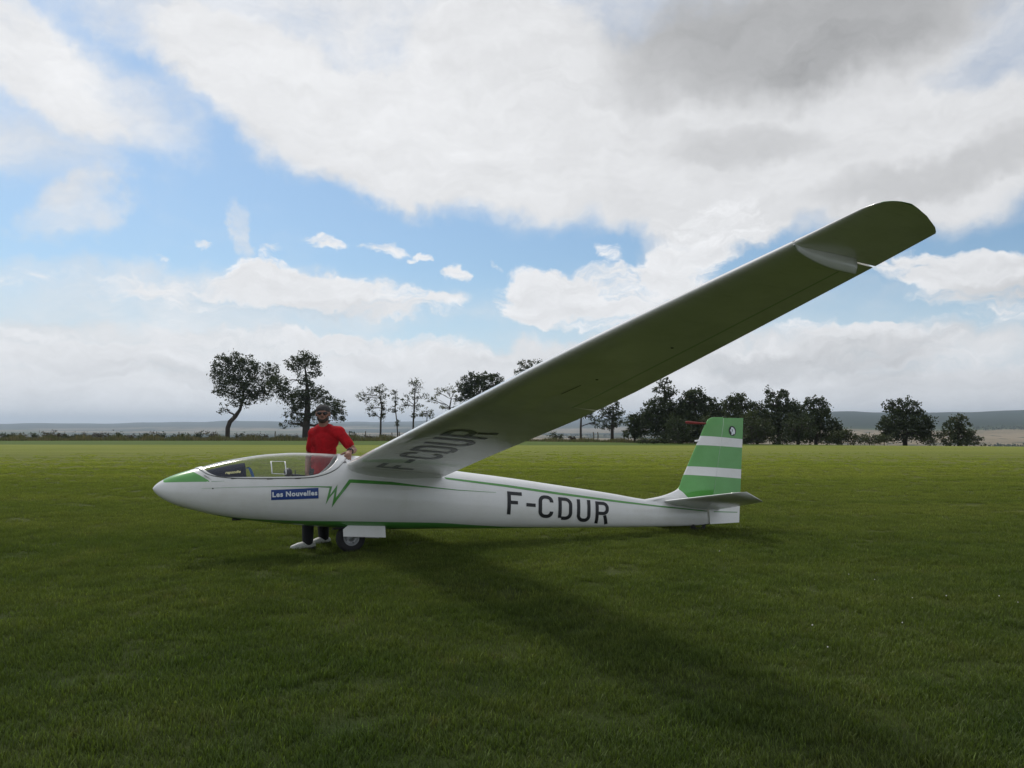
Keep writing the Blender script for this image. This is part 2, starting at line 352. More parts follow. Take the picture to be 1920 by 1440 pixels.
# ------------------------------------------------------------------ field and far terrain
_edge = pchip([(-180, 160), (-100, 150), (-60, 110), (-40, 105), (-32, 102), (-20, 93), (-8, 87), (0, 84), (6, 80), (15.8, 72.5), (24, 70.5), (31.7, 71.5), (45, 80), (90, 130), (180, 160)])
def r_edge(a): return _edge(math.degrees((a + math.pi) % (2 * math.pi) - math.pi))
def fld_z(x, y):
    return 0.0
V, F = [(0, 0, 0)], []
azs = [R(-180 + 2 * i) for i in range(180)]
rs = [2, 5, 9, 14, 20, 26, 32, 38, 44, 50, 57, 64]
NA = len(azs)
for r in rs + ['e', 's']:
    for a in azs:
        rr = r if not isinstance(r, str) else (r_edge(a) if r == 'e' else r_edge(a) + 1.2)
        x, y = rr * math.sin(a), rr * math.cos(a); V.append((x, y, fld_z(x, y) - (.7 if r == 's' else 0)))
F = [(0, 1 + (j + 1) % NA, 1 + j) for j in range(NA)] + grid_faces(len(rs) + 2, NA, True, off=1)
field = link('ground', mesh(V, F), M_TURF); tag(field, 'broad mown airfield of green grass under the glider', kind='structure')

def lerp(T, x): return float(np.interp(x, [q[0] for q in T], [q[1] for q in T]))
def smooth(x): x = min(max(x, 0), 1); return x * x * (3 - 2 * x)
SKYLINE = [(-400, 796), (0, 794.5), (60, 794.5), (120, 793.5), (240, 793.5), (330, 791.5), (420, 789), (500, 790.5), (560, 790.5), (650, 792), (760, 790), (860, 787), (1000, 786), (1150, 784), (1250, 778), (1400, 775), (1520, 773.5), (1600, 772), (1680, 773.5), (1760, 775), (1840, 772), (1920, 769.5), (2300, 768)]
def far_z(r, a):
    adeg = math.degrees(a)
    px = 960 + FPX * math.tan(a) if abs(adeg) < 50 else (-400 if a < 0 else 2300)
    px = min(max(px, -400), 2300)
    rgt = smooth((px - 1050) / 500)                       # the hills on the right stand closer
    re = r_edge(a); ridge = 6800 * (1 - rgt) + 3900 * rgt
    ca = math.cos(a) if abs(adeg) < 60 else .5
    zr = CAMH + (HY - lerp(SKYLINE, px)) / FPX * ridge * ca
    zr += 3.0 * (math.sin(a * 57) + .6 * math.sin(a * 131 + 1)) * ridge / 6800
    t = (r - re)
    z = -.45 - 20 * smooth(t / (900 - 350 * rgt)) - .02 * min(t, 60)
    low = z
    k = smooth((r - (2600 - 1700 * rgt)) / (ridge - (2600 - 1700 * rgt)))
    z = low * (1 - k) + zr * k
    z += (1 - abs(2 * k - 1)) * (6 * math.sin(r * .0021 + a * 9) + 4 * math.sin(a * 23 + r * .004)) * (ridge / 6800)
    if r > ridge: z = zr - (r - ridge) * .03
    return z
azf = sorted(set([R(-180 + 4 * i) for i in range(90) if abs(-180 + 4 * i) > 42] + [R(-42 + .35 * i) for i in range(241)]))
rr_ = [0] + list(np.geomspace(4, 12000, 90))
V = []
for q in rr_:
    for a in azf:
        re = r_edge(a) - 2; r = re + q
        z = -.42 if q == 0 else far_z(r, a); V.append((r * math.sin(a), r * math.cos(a), z))
hm = bpy.data.materials.new('valley_fields'); hm.use_nodes = True; n = NT(hm.node_tree); b = hm.node_tree.nodes['Principled BSDF']; b.inputs['Roughness'].default_value = 1; b.inputs['Specular IOR Level'].default_value = 0
g = n.new('ShaderNodeNewGeometry'); gx, gy, gz = n.sep(g.outputs['Position'])
wv = n.noise(g.outputs['Position'], .0012, 3, .5); wa, wb, _c = n.sep(wv.outputs['Color'])
vp = n.comb(gx * .0022 + wa * 1.2, gy * .0034 + wb * 1.2, 0.0)
vo = n.new('ShaderNodeTexVoronoi'); n.put(vo.inputs['Vector'], vp); vo.inputs['Scale'].default_value = 1.0
vr, vg, vb = n.sep(vo.outputs['Color'])
fieldc = n.mix(n.ramp(vr, .35, .40), (.23, .185, .115), n.mix(n.ramp(vg, .45, .55), (.09, .11, .05), (.27, .215, .14)))
fn = X(n, n.noise(g.outputs['Position'], .012, 5, .6).outputs['Fac'])
fn2 = X(n, n.noise(g.outputs['Position'], .0011, 4, .6).outputs['Fac'])
forest = n.ramp(gz + fn2 * 44 + (fn - .5) * 24, 12.0, 24.0)
woods = n.math('MAXIMUM', forest, n.ramp(vb + (fn - .5) * .8, .68, .76))
hedge = n.new('ShaderNodeTexVoronoi', feature='DISTANCE_TO_EDGE'); n.put(hedge.inputs['Vector'], vp)
hl = n.ramp(X(n, hedge.outputs['Distance']) + (fn - .5) * .05, .012, .03, 1.0, 0.0)
woods = n.math('MAXIMUM', woods, hl)
rough_near = n.ramp(gy, 95.0, 180.0, 1.0, 0.0)
c = n.mix(woods, fieldc, n.mix(fn, (.016, .026, .014), (.035, .05, .025)))
c = n.mix(rough_near, c, (.10, .085, .045)); n.put(b.inputs['Base Color'], c)
hills = link('hills', mesh(V, grid_faces(len(rr_), len(azf), True)), hm); tag(hills, 'valley fields and wooded ridge fading to blue behind the airfield', kind='structure')
for o in (field, hills):     # normals up
    bm = bmesh.new(); bm.from_mesh(o.data)
    bmesh.ops.recalc_face_normals(bm, faces=bm.faces)
    if sum(f.normal.z for f in bm.faces) < 0: bmesh.ops.reverse_faces(bm, faces=bm.faces)
    bm.to_mesh(o.data); bm.free()

# ------------------------------------------------------------------ haze
hb = bmesh.new(); box_bm(hb, (0, 1500, -10), (22000, 24500, 300))
hz_ = link('haze', from_bm(hb), None, smooth=False); tag(hz_, 'thin blue summer haze over the valley', kind='stuff')
m = bpy.data.materials.new('haze_air'); m.use_nodes = True; m.node_tree.nodes.clear(); n = NT(m.node_tree)
pv = n.new('ShaderNodeVolumePrincipled'); pv.inputs['Color'].default_value = (.74, .86, 1, 1); pv.inputs['Density'].default_value = 1.8e-4; pv.inputs['Anisotropy'].default_value = .35
oo = n.new('ShaderNodeOutputMaterial'); m.node_tree.links.new(pv.outputs[0], oo.inputs['Volume']); hz_.data.materials.append(m)

# ------------------------------------------------------------------ grass
def clump(seed, nb=250, rad=.23, hmin=.018, hmax=.050, wide=.0042):
    r = np.random.default_rng(seed); V, F, T = [], [], []
    for i in range(nb):
        q = rad * math.sqrt(r.random()); th = r.random() * 6.283; x, y = q * math.cos(th), q * math.sin(th)
        h = hmin + (hmax - hmin) * r.random() ** 1.6; w = wide * (.6 + .8 * r.random()); f = r.random() * 6.283; lean = h * (.15 + .8 * r.random())
        cx, cy = math.cos(f), math.sin(f); ux, uy = -cy * w / 2, cx * w / 2; k = len(V)
        V += [(x - ux, y - uy, -.004), (x + ux, y + uy, -.004), (x + cx * lean * .35 + ux * .8, y + cy * lean * .35 + uy * .8, h * .62), (x + cx * lean * .35 - ux * .8, y + cy * lean * .35 - uy * .8, h * .62), (x + cx * lean, y + cy * lean, h)]
        F += [(k, k + 1, k + 2, k + 3), (k + 3, k + 2, k + 4)]
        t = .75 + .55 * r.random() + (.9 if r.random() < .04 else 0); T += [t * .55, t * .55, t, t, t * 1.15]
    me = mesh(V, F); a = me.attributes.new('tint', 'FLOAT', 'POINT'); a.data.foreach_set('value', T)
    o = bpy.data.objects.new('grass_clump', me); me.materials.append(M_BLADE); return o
gc = bpy.data.collections.new('grass_source')
for i in range(5): gc.objects.link(clump(100 + i))
for i in range(3): gc.objects.link(clump(400 + i, 70, .085, .028, .062, .0055))
gc.objects.link(clump(200, 190, .22, .02, .068, .005))
def leafy(seed):                                        # low clover and plantain leaves between the blades
    r = np.random.default_rng(seed); V, F, T = [], [], []
    for i in range(46):
        q = .15 * math.sqrt(r.random()); th = r.random() * 6.283; x, y = q * math.cos(th), q * math.sin(th); z = .012 + .03 * r.random(); s = .006 + .008 * r.random(); f = r.random() * 6.283; tl = (r.random() - .5) * .8
        c, s_ = math.cos(f) * s, math.sin(f) * s; k = len(V)
        V += [(x - c, y - s_, z - tl * s), (x - s_, y + c, z), (x + c, y + s_, z + tl * s), (x + s_, y - c, z)]; F.append((k, k + 1, k + 2, k + 3)); T += [.8 + .5 * r.random()] * 4
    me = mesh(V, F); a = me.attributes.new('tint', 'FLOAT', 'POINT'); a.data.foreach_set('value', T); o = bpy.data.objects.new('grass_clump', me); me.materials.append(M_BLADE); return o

V, D = [], []
ga = [R(-56 + 4 * i) for i in range(29)]; gr = [1.6, 3, 5, 7, 9, 11, 14, 17, 20, 24, 28, 33, 38, 44, 50]
for r in gr:
    for a in ga:
        x, y = r * math.sin(a), r * math.cos(a); V.append((x, y, fld_z(x, y))); D.append((70 if r < 10 else 70 * (10 / r) ** 1.15) * (1 if r < 26 else max(.0, (50 - r) / 24) ** 1.5))
gme = mesh(V, grid_faces(len(gr), len(ga), flip=True)); a = gme.attributes.new('dens', 'FLOAT', 'POINT'); a.data.foreach_set('value', D)
grass = link('grass', gme, None); tag(grass, 'short mown meadow grass blades covering the airfield', 'grass', kind='stuff')
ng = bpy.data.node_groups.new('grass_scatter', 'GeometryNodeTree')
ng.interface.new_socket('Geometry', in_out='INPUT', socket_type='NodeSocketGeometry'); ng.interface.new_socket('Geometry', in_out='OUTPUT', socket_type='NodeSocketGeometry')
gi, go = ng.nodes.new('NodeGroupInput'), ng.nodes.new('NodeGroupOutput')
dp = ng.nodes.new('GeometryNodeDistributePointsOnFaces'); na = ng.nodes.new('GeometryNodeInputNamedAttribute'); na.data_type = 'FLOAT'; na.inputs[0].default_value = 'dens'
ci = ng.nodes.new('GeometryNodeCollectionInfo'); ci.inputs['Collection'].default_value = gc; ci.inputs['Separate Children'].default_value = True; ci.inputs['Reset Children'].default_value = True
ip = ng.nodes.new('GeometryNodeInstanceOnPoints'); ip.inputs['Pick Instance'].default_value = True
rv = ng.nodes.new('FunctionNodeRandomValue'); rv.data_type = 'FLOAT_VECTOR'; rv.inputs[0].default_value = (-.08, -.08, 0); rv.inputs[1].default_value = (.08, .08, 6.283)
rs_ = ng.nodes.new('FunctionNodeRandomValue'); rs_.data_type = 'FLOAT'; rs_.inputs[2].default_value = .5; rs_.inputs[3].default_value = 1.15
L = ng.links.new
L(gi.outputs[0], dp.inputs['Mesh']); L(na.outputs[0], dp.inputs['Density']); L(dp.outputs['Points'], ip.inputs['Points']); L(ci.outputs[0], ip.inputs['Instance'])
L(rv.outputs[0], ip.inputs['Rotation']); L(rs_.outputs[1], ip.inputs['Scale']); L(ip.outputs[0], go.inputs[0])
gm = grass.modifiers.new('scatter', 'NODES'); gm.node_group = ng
V, F = [], []
for i in range(14):                                   # white clover heads
    a = R(random.uniform(-45, 45)); r = random.uniform(3.4, 16); x, y = r * math.sin(a), r * math.cos(a); s = random.uniform(.004, .008)
    if random.random() < .85: x, y = random.gauss(2.9, .8), random.gauss(6.2, 1.2)
    bm = bmesh.new(); bmesh.ops.create_icosphere(bm, subdivisions=1, radius=s, matrix=Matrix.Translation((x, y, random.uniform(.035, .06)))); k = len(V)
    V += [tuple(v.co) for v in bm.verts]; F += [tuple(k + v.index for v in f.verts) for f in bm.faces]; bm.free()
tag(link('clover_flowers', mesh(V, F), mat('clover_white', (.62, .60, .55), .8)), 'tiny white clover heads dotted through the short grass', 'flowers', kind='stuff')

# ------------------------------------------------------------------ trees
def ground_z(x, y):
    r = math.hypot(x, y); a = math.atan2(x, y); re = r_edge(a)
    return fld_z(x, y) if r <= re else (-.3 if r < re + 2 else far_z(r, a))
def tree(name, label, D, trunk, blobs, leaf=1, n=1.0, size=.15, group=None, cat='tree', r=None, lean=0):
    """trunk: [(px,py,width px)...] from the base up; blobs: (px, py, rx, ry[, sparse]) foliage masses, all at distance D"""
    rg = np.random.default_rng(r if r is not None else int(trunk[0][0] * 7 + D))
    K = D / FPX
    b0 = at(trunk[0][0], trunk[0][1], D); base = Vector((b0.x, D, ground_z(b0.x, D)))
    e = empty(name, base, label, cat, group)
    tp = [at(p[0], p[1], D) - base for p in trunk]; tp[0].z = -.15
    rad = [p[2] * K * .5 for p in trunk]
    bm = bmesh.new()
    def limb(p0, p1, r0, r1, wob=.12, k=5):
        L_ = (p1 - p0).length; pts = []
        for i in range(k + 1):
            t = i / k; q = p0.lerp(p1, t) + Vector(rg.normal(0, wob * L_ * .4, 3)) * (math.sin(math.pi * t)) ; q.z += .08 * L_ * math.sin(math.pi * t); pts.append(q)
        tube_bm(bm, pts, [r0 + (r1 - r0) * i / k for i in range(k + 1)], 6); return pts
    tube_bm(bm, tp, rad, 9)
    cen = []
    P, Q = [], []
    for bl in blobs:
        sparse = bl[4] if len(bl) > 4 else 1.0
        c = at(bl[0], bl[1], D) - base; rx, rz = bl[2] * K, bl[3] * K; ry = (rx + rz) * .5
        c.y += rg.uniform(-.4, .4) * ry
        j = min(range(1, len(tp)), key=lambda i: (tp[i] - c).length + max(0, tp[i].z - c.z) * .6) if len(tp) > 1 else 0
        pts = limb(tp[j], c, max(rad[j] * .55, .03), .025)
        for k in range(int(5 + 3 * sparse)):
            d = Vector(rg.normal(0, 1, 3)).normalized(); s0 = pts[rg.integers(1, len(pts))]
            limb(s0, c + Vector((d.x * rx, d.y * ry, d.z * rz)) * rg.uniform(.6, .95), .03, .008, k=3)
        # leaf clusters through the volume of this mass, thinner in its middle
        ncl = max(6, int(rx * rz * 20 * sparse ** 1.6 * n)) ; 
        for k in range(ncl):
            d = Vector(rg.normal(0, 1, 3)).normalized(); q = rg.uniform(.25, 1) ** .55 * rg.uniform(.82, 1.10)
            cc = c + Vector((d.x * rx * q, d.y * ry * q, d.z * rz * q)); cr = rg.uniform(.16, .42) * (.7 + .3 * min(rx, 2))
            m_ = int(22 * (.5 + rg.random()))
            P.append(np.array(cc) + rg.normal(0, cr * .5, (m_, 3)) * (1, 1, .8))
    P = np.concatenate(P); P = P[P[:, 2] > .05]; M_ = len(P)
    s = size * 1.35 * rg.uniform(.45, 1.0, (M_, 1)); u = rg.normal(0, 1, (M_, 3)); u /= np.linalg.norm(u, axis=1, keepdims=True)
    v = np.cross(u, rg.normal(0, 1, (M_, 3))); v /= np.linalg.norm(v, axis=1, keepdims=True)
    A = np.stack([P - u * s * .5, P + v * s * .33, P + u * s * .5, P - v * s * .33], 1).reshape(-1, 3)
    me = quads(A, M_)
    link('crown', me, M_LEAF[leaf], e, smooth=False); link('trunk', from_bm(bm), M_BARK, e)
    return e
TG = 'trees along the far edge of the airfield'
tree('oak_tree', 'leaning broad oak with a forked trunk, leftmost of the big trees', 93, [(426, 819, 9), (427, 803, 8.5), (431, 791, 8.5), (441, 781, 8), (450, 768, 6), (455, 750, 5), (458, 720, 3)],
     [(414, 680, 18, 17), (445, 678, 25, 20), (425, 705, 30, 22), (470, 690, 24, 22), (440, 728, 34, 22), (474, 722, 26, 24), (455, 750, 28, 14), (487, 742, 24, 16), (505, 697, 22, 17), (512, 715, 18, 14), (410, 735, 15, 12, .6), (418, 765, 12, 13, .45), (404, 700, 12, 12, .6)], 0, 1.9, .18, TG)
tree('oak_tree', 'tall thick-trunked oak with stacked crowns, right behind the man', 91, [(573, 820, 15), (574, 800, 13.5), (576, 780, 12), (577, 750, 9), (575, 715, 5), (572, 690, 3)],
     [(556, 682, 20, 17), (578, 676, 24, 17), (590, 695, 15, 20, .8), (568, 705, 16, 12, .7), (522, 722, 22, 18), (540, 738, 26, 15), (577, 728, 20, 20), (560, 752, 32, 20), (600, 745, 26, 20), (622, 762, 24, 20), (634, 778, 16, 14), (598, 778, 22, 14), (545, 775, 20, 12, .7), (540, 795, 16, 8, .5), (560, 788, 22, 12, .8), (610, 795, 14, 7, .5)], 0, 1.9, .18, TG)
tree('poplar_tree', 'slim many-stemmed tree with open airy crown, beside the lone pair right of the man', 90, [(713, 812, 4), (714, 785, 3.4), (716, 765, 3), (713, 745, 2.4), (711, 730, 1.6)],
     [(677, 741, 10, 7, .9), (684, 752, 9, 9, .7), (694, 765, 8, 9, .6), (700, 776, 9, 7, .7), (696, 735, 8, 8, .8), (711, 728, 14, 9, .9), (718, 738, 12, 12, .8), (712, 755, 12, 12, .8), (722, 768, 7, 12, .5), (716, 782, 5, 8, .5)], 1, 1.5, .15, TG)
tree('poplar_tree', 'thin curved sapling with a tuft low on its stem', 90, [(747, 812, 2.6), (744, 790, 2.2), (741, 765, 2), (741, 735, 1.4)], [(741, 735, 8, 10, .8), (742, 752, 8, 10, .5), (736, 768, 6, 8, .35), (745, 793, 4, 8, .8)], 1, 1.1, .14, TG)
tree('poplar_tree', 'tall single-stemmed tree with lacy round top and bare lower trunk', 88, [(774, 813, 3.6), (775, 790, 3.2), (777, 760, 3), (778, 730, 2)],
     [(772, 715, 12, 10, .8), (784, 722, 14, 12, .8), (777, 738, 12, 10, .7), (788, 745, 14, 10, .7), (762, 750, 12, 10, .5), (756, 763, 10, 8, .4), (782, 765, 11, 10, .6), (777, 780, 7, 6, .5)], 1, 1.0, .15, TG)
tree('birch_tree', 'small rounded pale tree partly behind the wing edge', 88, [(799, 813, 3), (800, 795, 2), (801, 775, 1.5)], [(802, 772, 11, 9), (806, 782, 8, 8, .7), (794, 778, 7, 7, .7)], 2, 1.0, .14, TG)
tree('ash_tree', 'yellowish thin-leaved tree with bare spreading limbs above the wing edge', 89, [(840, 813, 4), (841, 790, 3.5), (843, 765, 3), (846, 748, 2)], [(822, 737, 12, 8, .6), (812, 750, 12, 6, .4), (838, 730, 12, 9, .6), (852, 735, 14, 11, .7), (858, 750, 9, 10, .6), (834, 765, 9, 7, .6), (855, 765, 8, 5, .4)], 2, .9, .15, TG)
tree('oak_tree', 'dense dark round-headed tree standing above the middle of the wing edge', 89, [(895, 815, 8), (896, 790, 7), (897, 765, 6), (898, 740, 4)], [(870, 728, 16, 15), (886, 713, 20, 15), (912, 706, 20, 13), (930, 716, 15, 15), (900, 735, 36, 22), (876, 750, 20, 14), (922, 740, 18, 16), (890, 765, 20, 8, .6)], 0, 2.4, .18, TG)
tree('oak_tree', 'green treetop rising behind the highest part of the wing near its middle', 90, [(992, 816, 7), (993, 780, 6), (993, 740, 5), (994, 710, 3)], [(985, 682, 17, 12, .8), (1005, 684, 20, 12, .9), (978, 700, 18, 13), (1005, 705, 28, 18), (990, 735, 30, 20)], 1, 1.2, .17, TG)
tree('oak_tree', 'slender dark tree with a bare trunk under the wing', 84, [(1089, 820, 4.5), (1089, 800, 4), (1090, 780, 3), (1092, 765, 2)], [(1082, 780, 12, 8, .9), (1100, 776, 14, 10, .9), (1116, 793, 9, 9, .8), (1108, 784, 9, 8, .7), (1095, 765, 20, 10)], 0, 1.8, .16, TG)
tree('oak_tree', 'thick-trunked tree beside the slender one under the wing', 82, [(1148, 822, 7), (1148, 805, 6), (1149, 785, 4), (1150, 765, 2.5)], [(1148, 760, 17, 12, .9), (1135, 773, 16, 12), (1158, 775, 14, 14, .9), (1146, 792, 18, 12), (1160, 795, 10, 9, .8), (1127, 783, 10, 10, .7), (1140, 802, 12, 6, .8)], 0, 2.2, .16, TG)
WG = 'dense wood behind the tail fin'
tree('elder_tree', 'low bushy dark tree at the left end of the wood', 76, [(1190, 826, 4), (1190, 800, 3), (1190, 790, 2)], [(1186, 790, 16, 15), (1200, 805, 18, 18), (1180, 810, 14, 13), (1206, 785, 12, 12, .8)], 0, 3.4, .18, WG)
tree('birch_tree', 'tallest open-topped tree of the wood, just clear of the wing edge', 75, [(1247, 828, 7), (1247, 790, 6), (1246, 750, 4), (1246, 720, 2)], [(1248, 716, 13, 9, .55), (1236, 728, 14, 10, .7), (1254, 736, 15, 12, .8), (1218, 765, 18, 12, .8), (1240, 758, 28, 18), (1232, 785, 30, 22), (1262, 785, 28, 26), (1245, 808, 36, 18), (1214, 790, 16, 20)], 0, 3.4, .18, WG)
tree('oak_tree', 'broad domed dark tree directly left of the tail fin', 74, [(1305, 828, 9), (1304, 790, 7), (1303, 755, 5)], [(1302, 740, 20, 13), (1288, 755, 20, 16), (1322, 755, 22, 16), (1305, 775, 40, 20), (1290, 800, 34, 22), (1330, 798, 34, 22), (1306, 818, 40, 10)], 0, 3.4, .19, WG)
tree('maple_tree', 'round mid-height tree rising just over the tail fin', 73, [(1380, 829, 7), (1380, 800, 6), (1380, 765, 4)], [(1379, 742, 17, 9, .8), (1368, 755, 16, 12), (1392, 757, 18, 13), (1380, 775, 30, 18), (1370, 800, 30, 20), (1400, 800, 26, 20), (1384, 820, 34, 10)], 1, 3.4, .18, WG)
tree('birch_tree', 'uneven twin-topped tree in the wood right of the tail fin', 73, [(1460, 830, 7), (1460, 800, 6), (1458, 765, 4), (1456, 745, 2)], [(1446, 737, 12, 10, .8), (1466, 742, 16, 12, .9), (1450, 757, 20, 13), (1480, 762, 18, 14), (1425, 768, 12, 8, .7), (1462, 782, 36, 20), (1440, 805, 30, 18), (1485, 806, 30, 18), (1430, 790, 16, 14)], 0, 3.4, .18, WG)
tree('ash_tree', 'ragged crowned tree at the right end of the wood', 72, [(1530, 831, 7), (1530, 805, 6), (1530, 775, 4)], [(1520, 750, 14, 9, .8), (1540, 755, 13, 11, .8), (1512, 763, 14, 12, .8), (1546, 770, 12, 12, .9), (1528, 780, 26, 16), (1515, 800, 24, 20), (1550, 800, 24, 18), (1570, 806, 14, 11, .9), (1535, 820, 40, 10)], 0, 3.4, .18, WG)
tree('elder_tree', 'round leafy tree low between the tallest open tree and the domed tree', 78, [(1272, 827, 6), (1272, 800, 5), (1272, 775, 3)], [(1272, 768, 20, 14), (1262, 788, 24, 18), (1284, 790, 24, 18), (1272, 812, 34, 14)], 0, 3.0, .18, WG)
tree('elder_tree', 'leafy tree filling the gap just left of the fin top', 78, [(1345, 827, 6), (1345, 800, 5), (1345, 775, 3)], [(1345, 766, 20, 13), (1335, 785, 22, 18), (1358, 786, 22, 18), (1346, 811, 34, 15)], 0, 3.0, .18, WG)
tree('elder_tree', 'leafy tree filling the gap just right of the fin', 78, [(1420, 828, 6), (1420, 800, 5), (1420, 775, 3)], [(1418, 763, 16, 11), (1410, 782, 20, 16), (1430, 784, 22, 18), (1420, 810, 36, 16)], 0, 3.0, .18, WG)
tree('elder_tree', 'leafy tree between the twin-topped tree and the ragged one', 78, [(1496, 828, 6), (1496, 800, 5), (1496, 778, 3)], [(1497, 769, 14, 11), (1490, 786, 20, 16), (1504, 790, 20, 16), (1496, 812, 34, 14)], 0, 3.0, .18, WG)
tree('thorn_tree', 'large wind-swept spiky tree standing alone to the right of the wood', 71, [(1697, 834, 9), (1697, 815, 8), (1696, 795, 5), (1694, 780, 3)], [(1672, 757, 16, 7, .7), (1692, 753, 18, 8, .7), (1710, 762, 16, 8, .8), (1690, 770, 30, 12), (1728, 775, 14, 9, .7), (1675, 790, 30, 14), (1715, 790, 32, 16), (1735, 800, 18, 14, .9), (1660, 800, 18, 14, .9), (1700, 810, 46, 16), (1734, 818, 16, 12), (1668, 818, 22, 10)], 0, 3.2, .18, 'lone trees at the right edge')
tree('thorn_tree', 'small rounded tree, last one before the right edge', 70, [(1797, 838, 5), (1797, 820, 4), (1797, 800, 3)], [(1797, 786, 16, 9, .9), (1790, 798, 18, 12), (1808, 802, 16, 12), (1780, 815, 20, 12), (1812, 818, 24, 12), (1800, 830, 38, 8), (1838, 826, 12, 7, .8)], 1, 3.2, .17, 'lone trees at the right edge')
# hedge bushes: right side low growth in front of the wood, left side scrub on the field edge
ORD = 'first second third fourth fifth sixth seventh eighth ninth tenth eleventh twelfth thirteenth fourteenth fifteenth sixteenth seventeenth eighteenth nineteenth twentieth twenty-first twenty-second twenty-third twenty-fourth twenty-fifth twenty-sixth'.split()
def bush(px, D, w, h, leaf, label, group, sp=1.0):
    y0 = HY + CAMH * FPX / D
    n_ = max(2, int(w / max(h, 5) * 1.3)); bl = [(px - w / 2 + w * (i + .5) / n_ + random.uniform(-1.5, 1.5), y0 - h * random.uniform(.35, .52), max(w / n_ * .75, 3.5), h * random.uniform(.38, .55), sp) for i in range(n_)]
    tree('bush', label, D, [(px, y0, 1.6), (px, y0 - h * .35, 1.1), (px, y0 - h * .6, .7)], bl, leaf, 3.2, .13, group, 'bush', r=int(px * 13 + D))
for i, (px, w, h) in enumerate(sorted(((1410, 50, 20), (1475, 60, 16), (1590, 44, 26), (1630, 46, 22), (1658, 30, 17), (1745, 26, 16), (1560, 40, 14), (1340, 60, 12), (1280, 60, 12), (1225, 60, 13), (1342, 54, 60), (1418, 54, 64), (1498, 50, 66), (1272, 44, 58), (1578, 36, 34)))):
    bush(px, 68.5 + random.uniform(-.6, .6) + (1.5 if px < 1400 else 0), w, h, random.choice((0, 1)), ORD[i] + ' low leafy bush from the left along the foot of the dark wood', 'bushes at the foot of the wood')
for i, (px, w, h, lf) in enumerate(((10, 26, 15, 0), (25, 12, 17, 0), (40, 14, 13, 3), (64, 16, 14, 1), (86, 14, 19, 3), (108, 24, 19, 3), (128, 18, 12, 1), (146, 16, 17, 0), (166, 20, 16, 3), (184, 10, 19, 3), (200, 18, 14, 3), (222, 16, 17, 0), (246, 22, 14, 3),
                     (268, 18, 15, 1), (290, 16, 17, 3), (304, 20, 16, 0), (326, 16, 12, 1), (346, 20, 14, 0), (374, 18, 19, 0), (396, 20, 16, 3), (450, 16, 14, 1), (470, 14, 12, 3), (492, 22, 13, 3), (530, 16, 13, 1), (548, 14, 12, 3), (662, 12, 17, 0), (690, 14, 9, 3), (716, 12, 12, 0), (1044, 22, 17, 0), (1073, 10, 8, 3))):
    bush(px, 90 + random.uniform(-2, 1.5), w, h, lf, ORD[i] + ' scrub bush from the left photo edge, ' + ('dark green', 'mid green', '', 'brownish')[lf] + ', on the far field edge' if px < 600 else ORD[i - 25] + ' scrub bush to the right of the man, ' + ('dark green', 'mid green', '', 'brownish')[lf] + ', on the far field edge', 'scrub bushes on the far field edge' if px < 600 else 'scrub bushes behind the wing', .9)
# tall dry grass along the edge
rg = np.random.default_rng(5); V, F = [], []
for i in range(15000):
    px = rg.uniform(-160, 1260); a = math.atan((px - 960) / FPX); r = r_edge(a) + rg.uniform(-1.8, 1.8); x, y = r * math.sin(a), r * math.cos(a); h = rg.uniform(.15, .65) * (.6 + .5 * math.sin(px * .05) ** 2) * (1.1 if px < 800 else .7); w = rg.uniform(.03, .09); f = rg.uniform(-1, 1); k = len(V)
    V += [(x - w, y - w * f, -.3), (x + w, y + w * f, -.3), (x + rg.normal(0, .1), y, h)]; F.append((k, k + 1, k + 2))
tag(link('tall_grass', mesh(V, F), leafmat('dry_tall_grass', (.07, .085, .03), (.15, .125, .065), .3), smooth=False), 'uncut dry grass strip along the far edge of the field', 'grass', kind='stuff')
# fence posts
for i, px in enumerate((336, 352, 400, 516, 655, 686, 735, 749, 1113, 1121, 1170, 1178)):
    D = 89.5; p = at(px, 800, D); bm = bmesh.new(); h = random.uniform(.75, .95)
    tube_bm(bm, [(0, 0, -.3), (random.uniform(-.03, .03), 0, h * .6), (random.uniform(-.05, .05), 0, h), (random.uniform(-.05, .05), 0, h + .04)], [.06, .058, .055, .03], 7)
    o = link('fence_post', from_bm(bm), M_POST); o.location = (p.x, D, 0)
    tag(o, ORD[i] + ' weathered wooden fence post from the left along the far field edge', 'fence post', 'fence posts along the far field edge')
# far woods in the valley on the right
def wood(label, D, x0, x1, y, h, n_):
    rg = np.random.default_rng(int(D + x0)); P = []
    for i in range(n_):
        px = rg.uniform(x0, x1); q = at(px, y - rg.uniform(0, 1) * h, D + rg.uniform(-30, 30)); P.append(np.array(q) + rg.normal(0, 1.2, (14, 3)))
    P = np.concatenate(P); M_ = len(P); s = rg.uniform(1.0, 3.0, (M_, 1)); u = rg.normal(0, 1, (M_, 3)); u /= np.linalg.norm(u, axis=1, keepdims=True); v = np.cross(u, rg.normal(0, 1, (M_, 3))); v /= np.linalg.norm(v, axis=1, keepdims=True)
    A = np.stack([P - u * s * .5, P + v * s * .4, P + u * s * .5, P - v * s * .4], 1).reshape(-1, 3)
    tag(link('woodland', mesh(A, [tuple(range(4 * i, 4 * i + 4)) for i in range(M_)]), M_LEAF[0], smooth=False), label, 'wood', kind='stuff')
def zpx(D, px):
    a = math.atan((px - 960) / FPX); return HY + (CAMH - far_z(D / math.cos(a), a)) / D * FPX
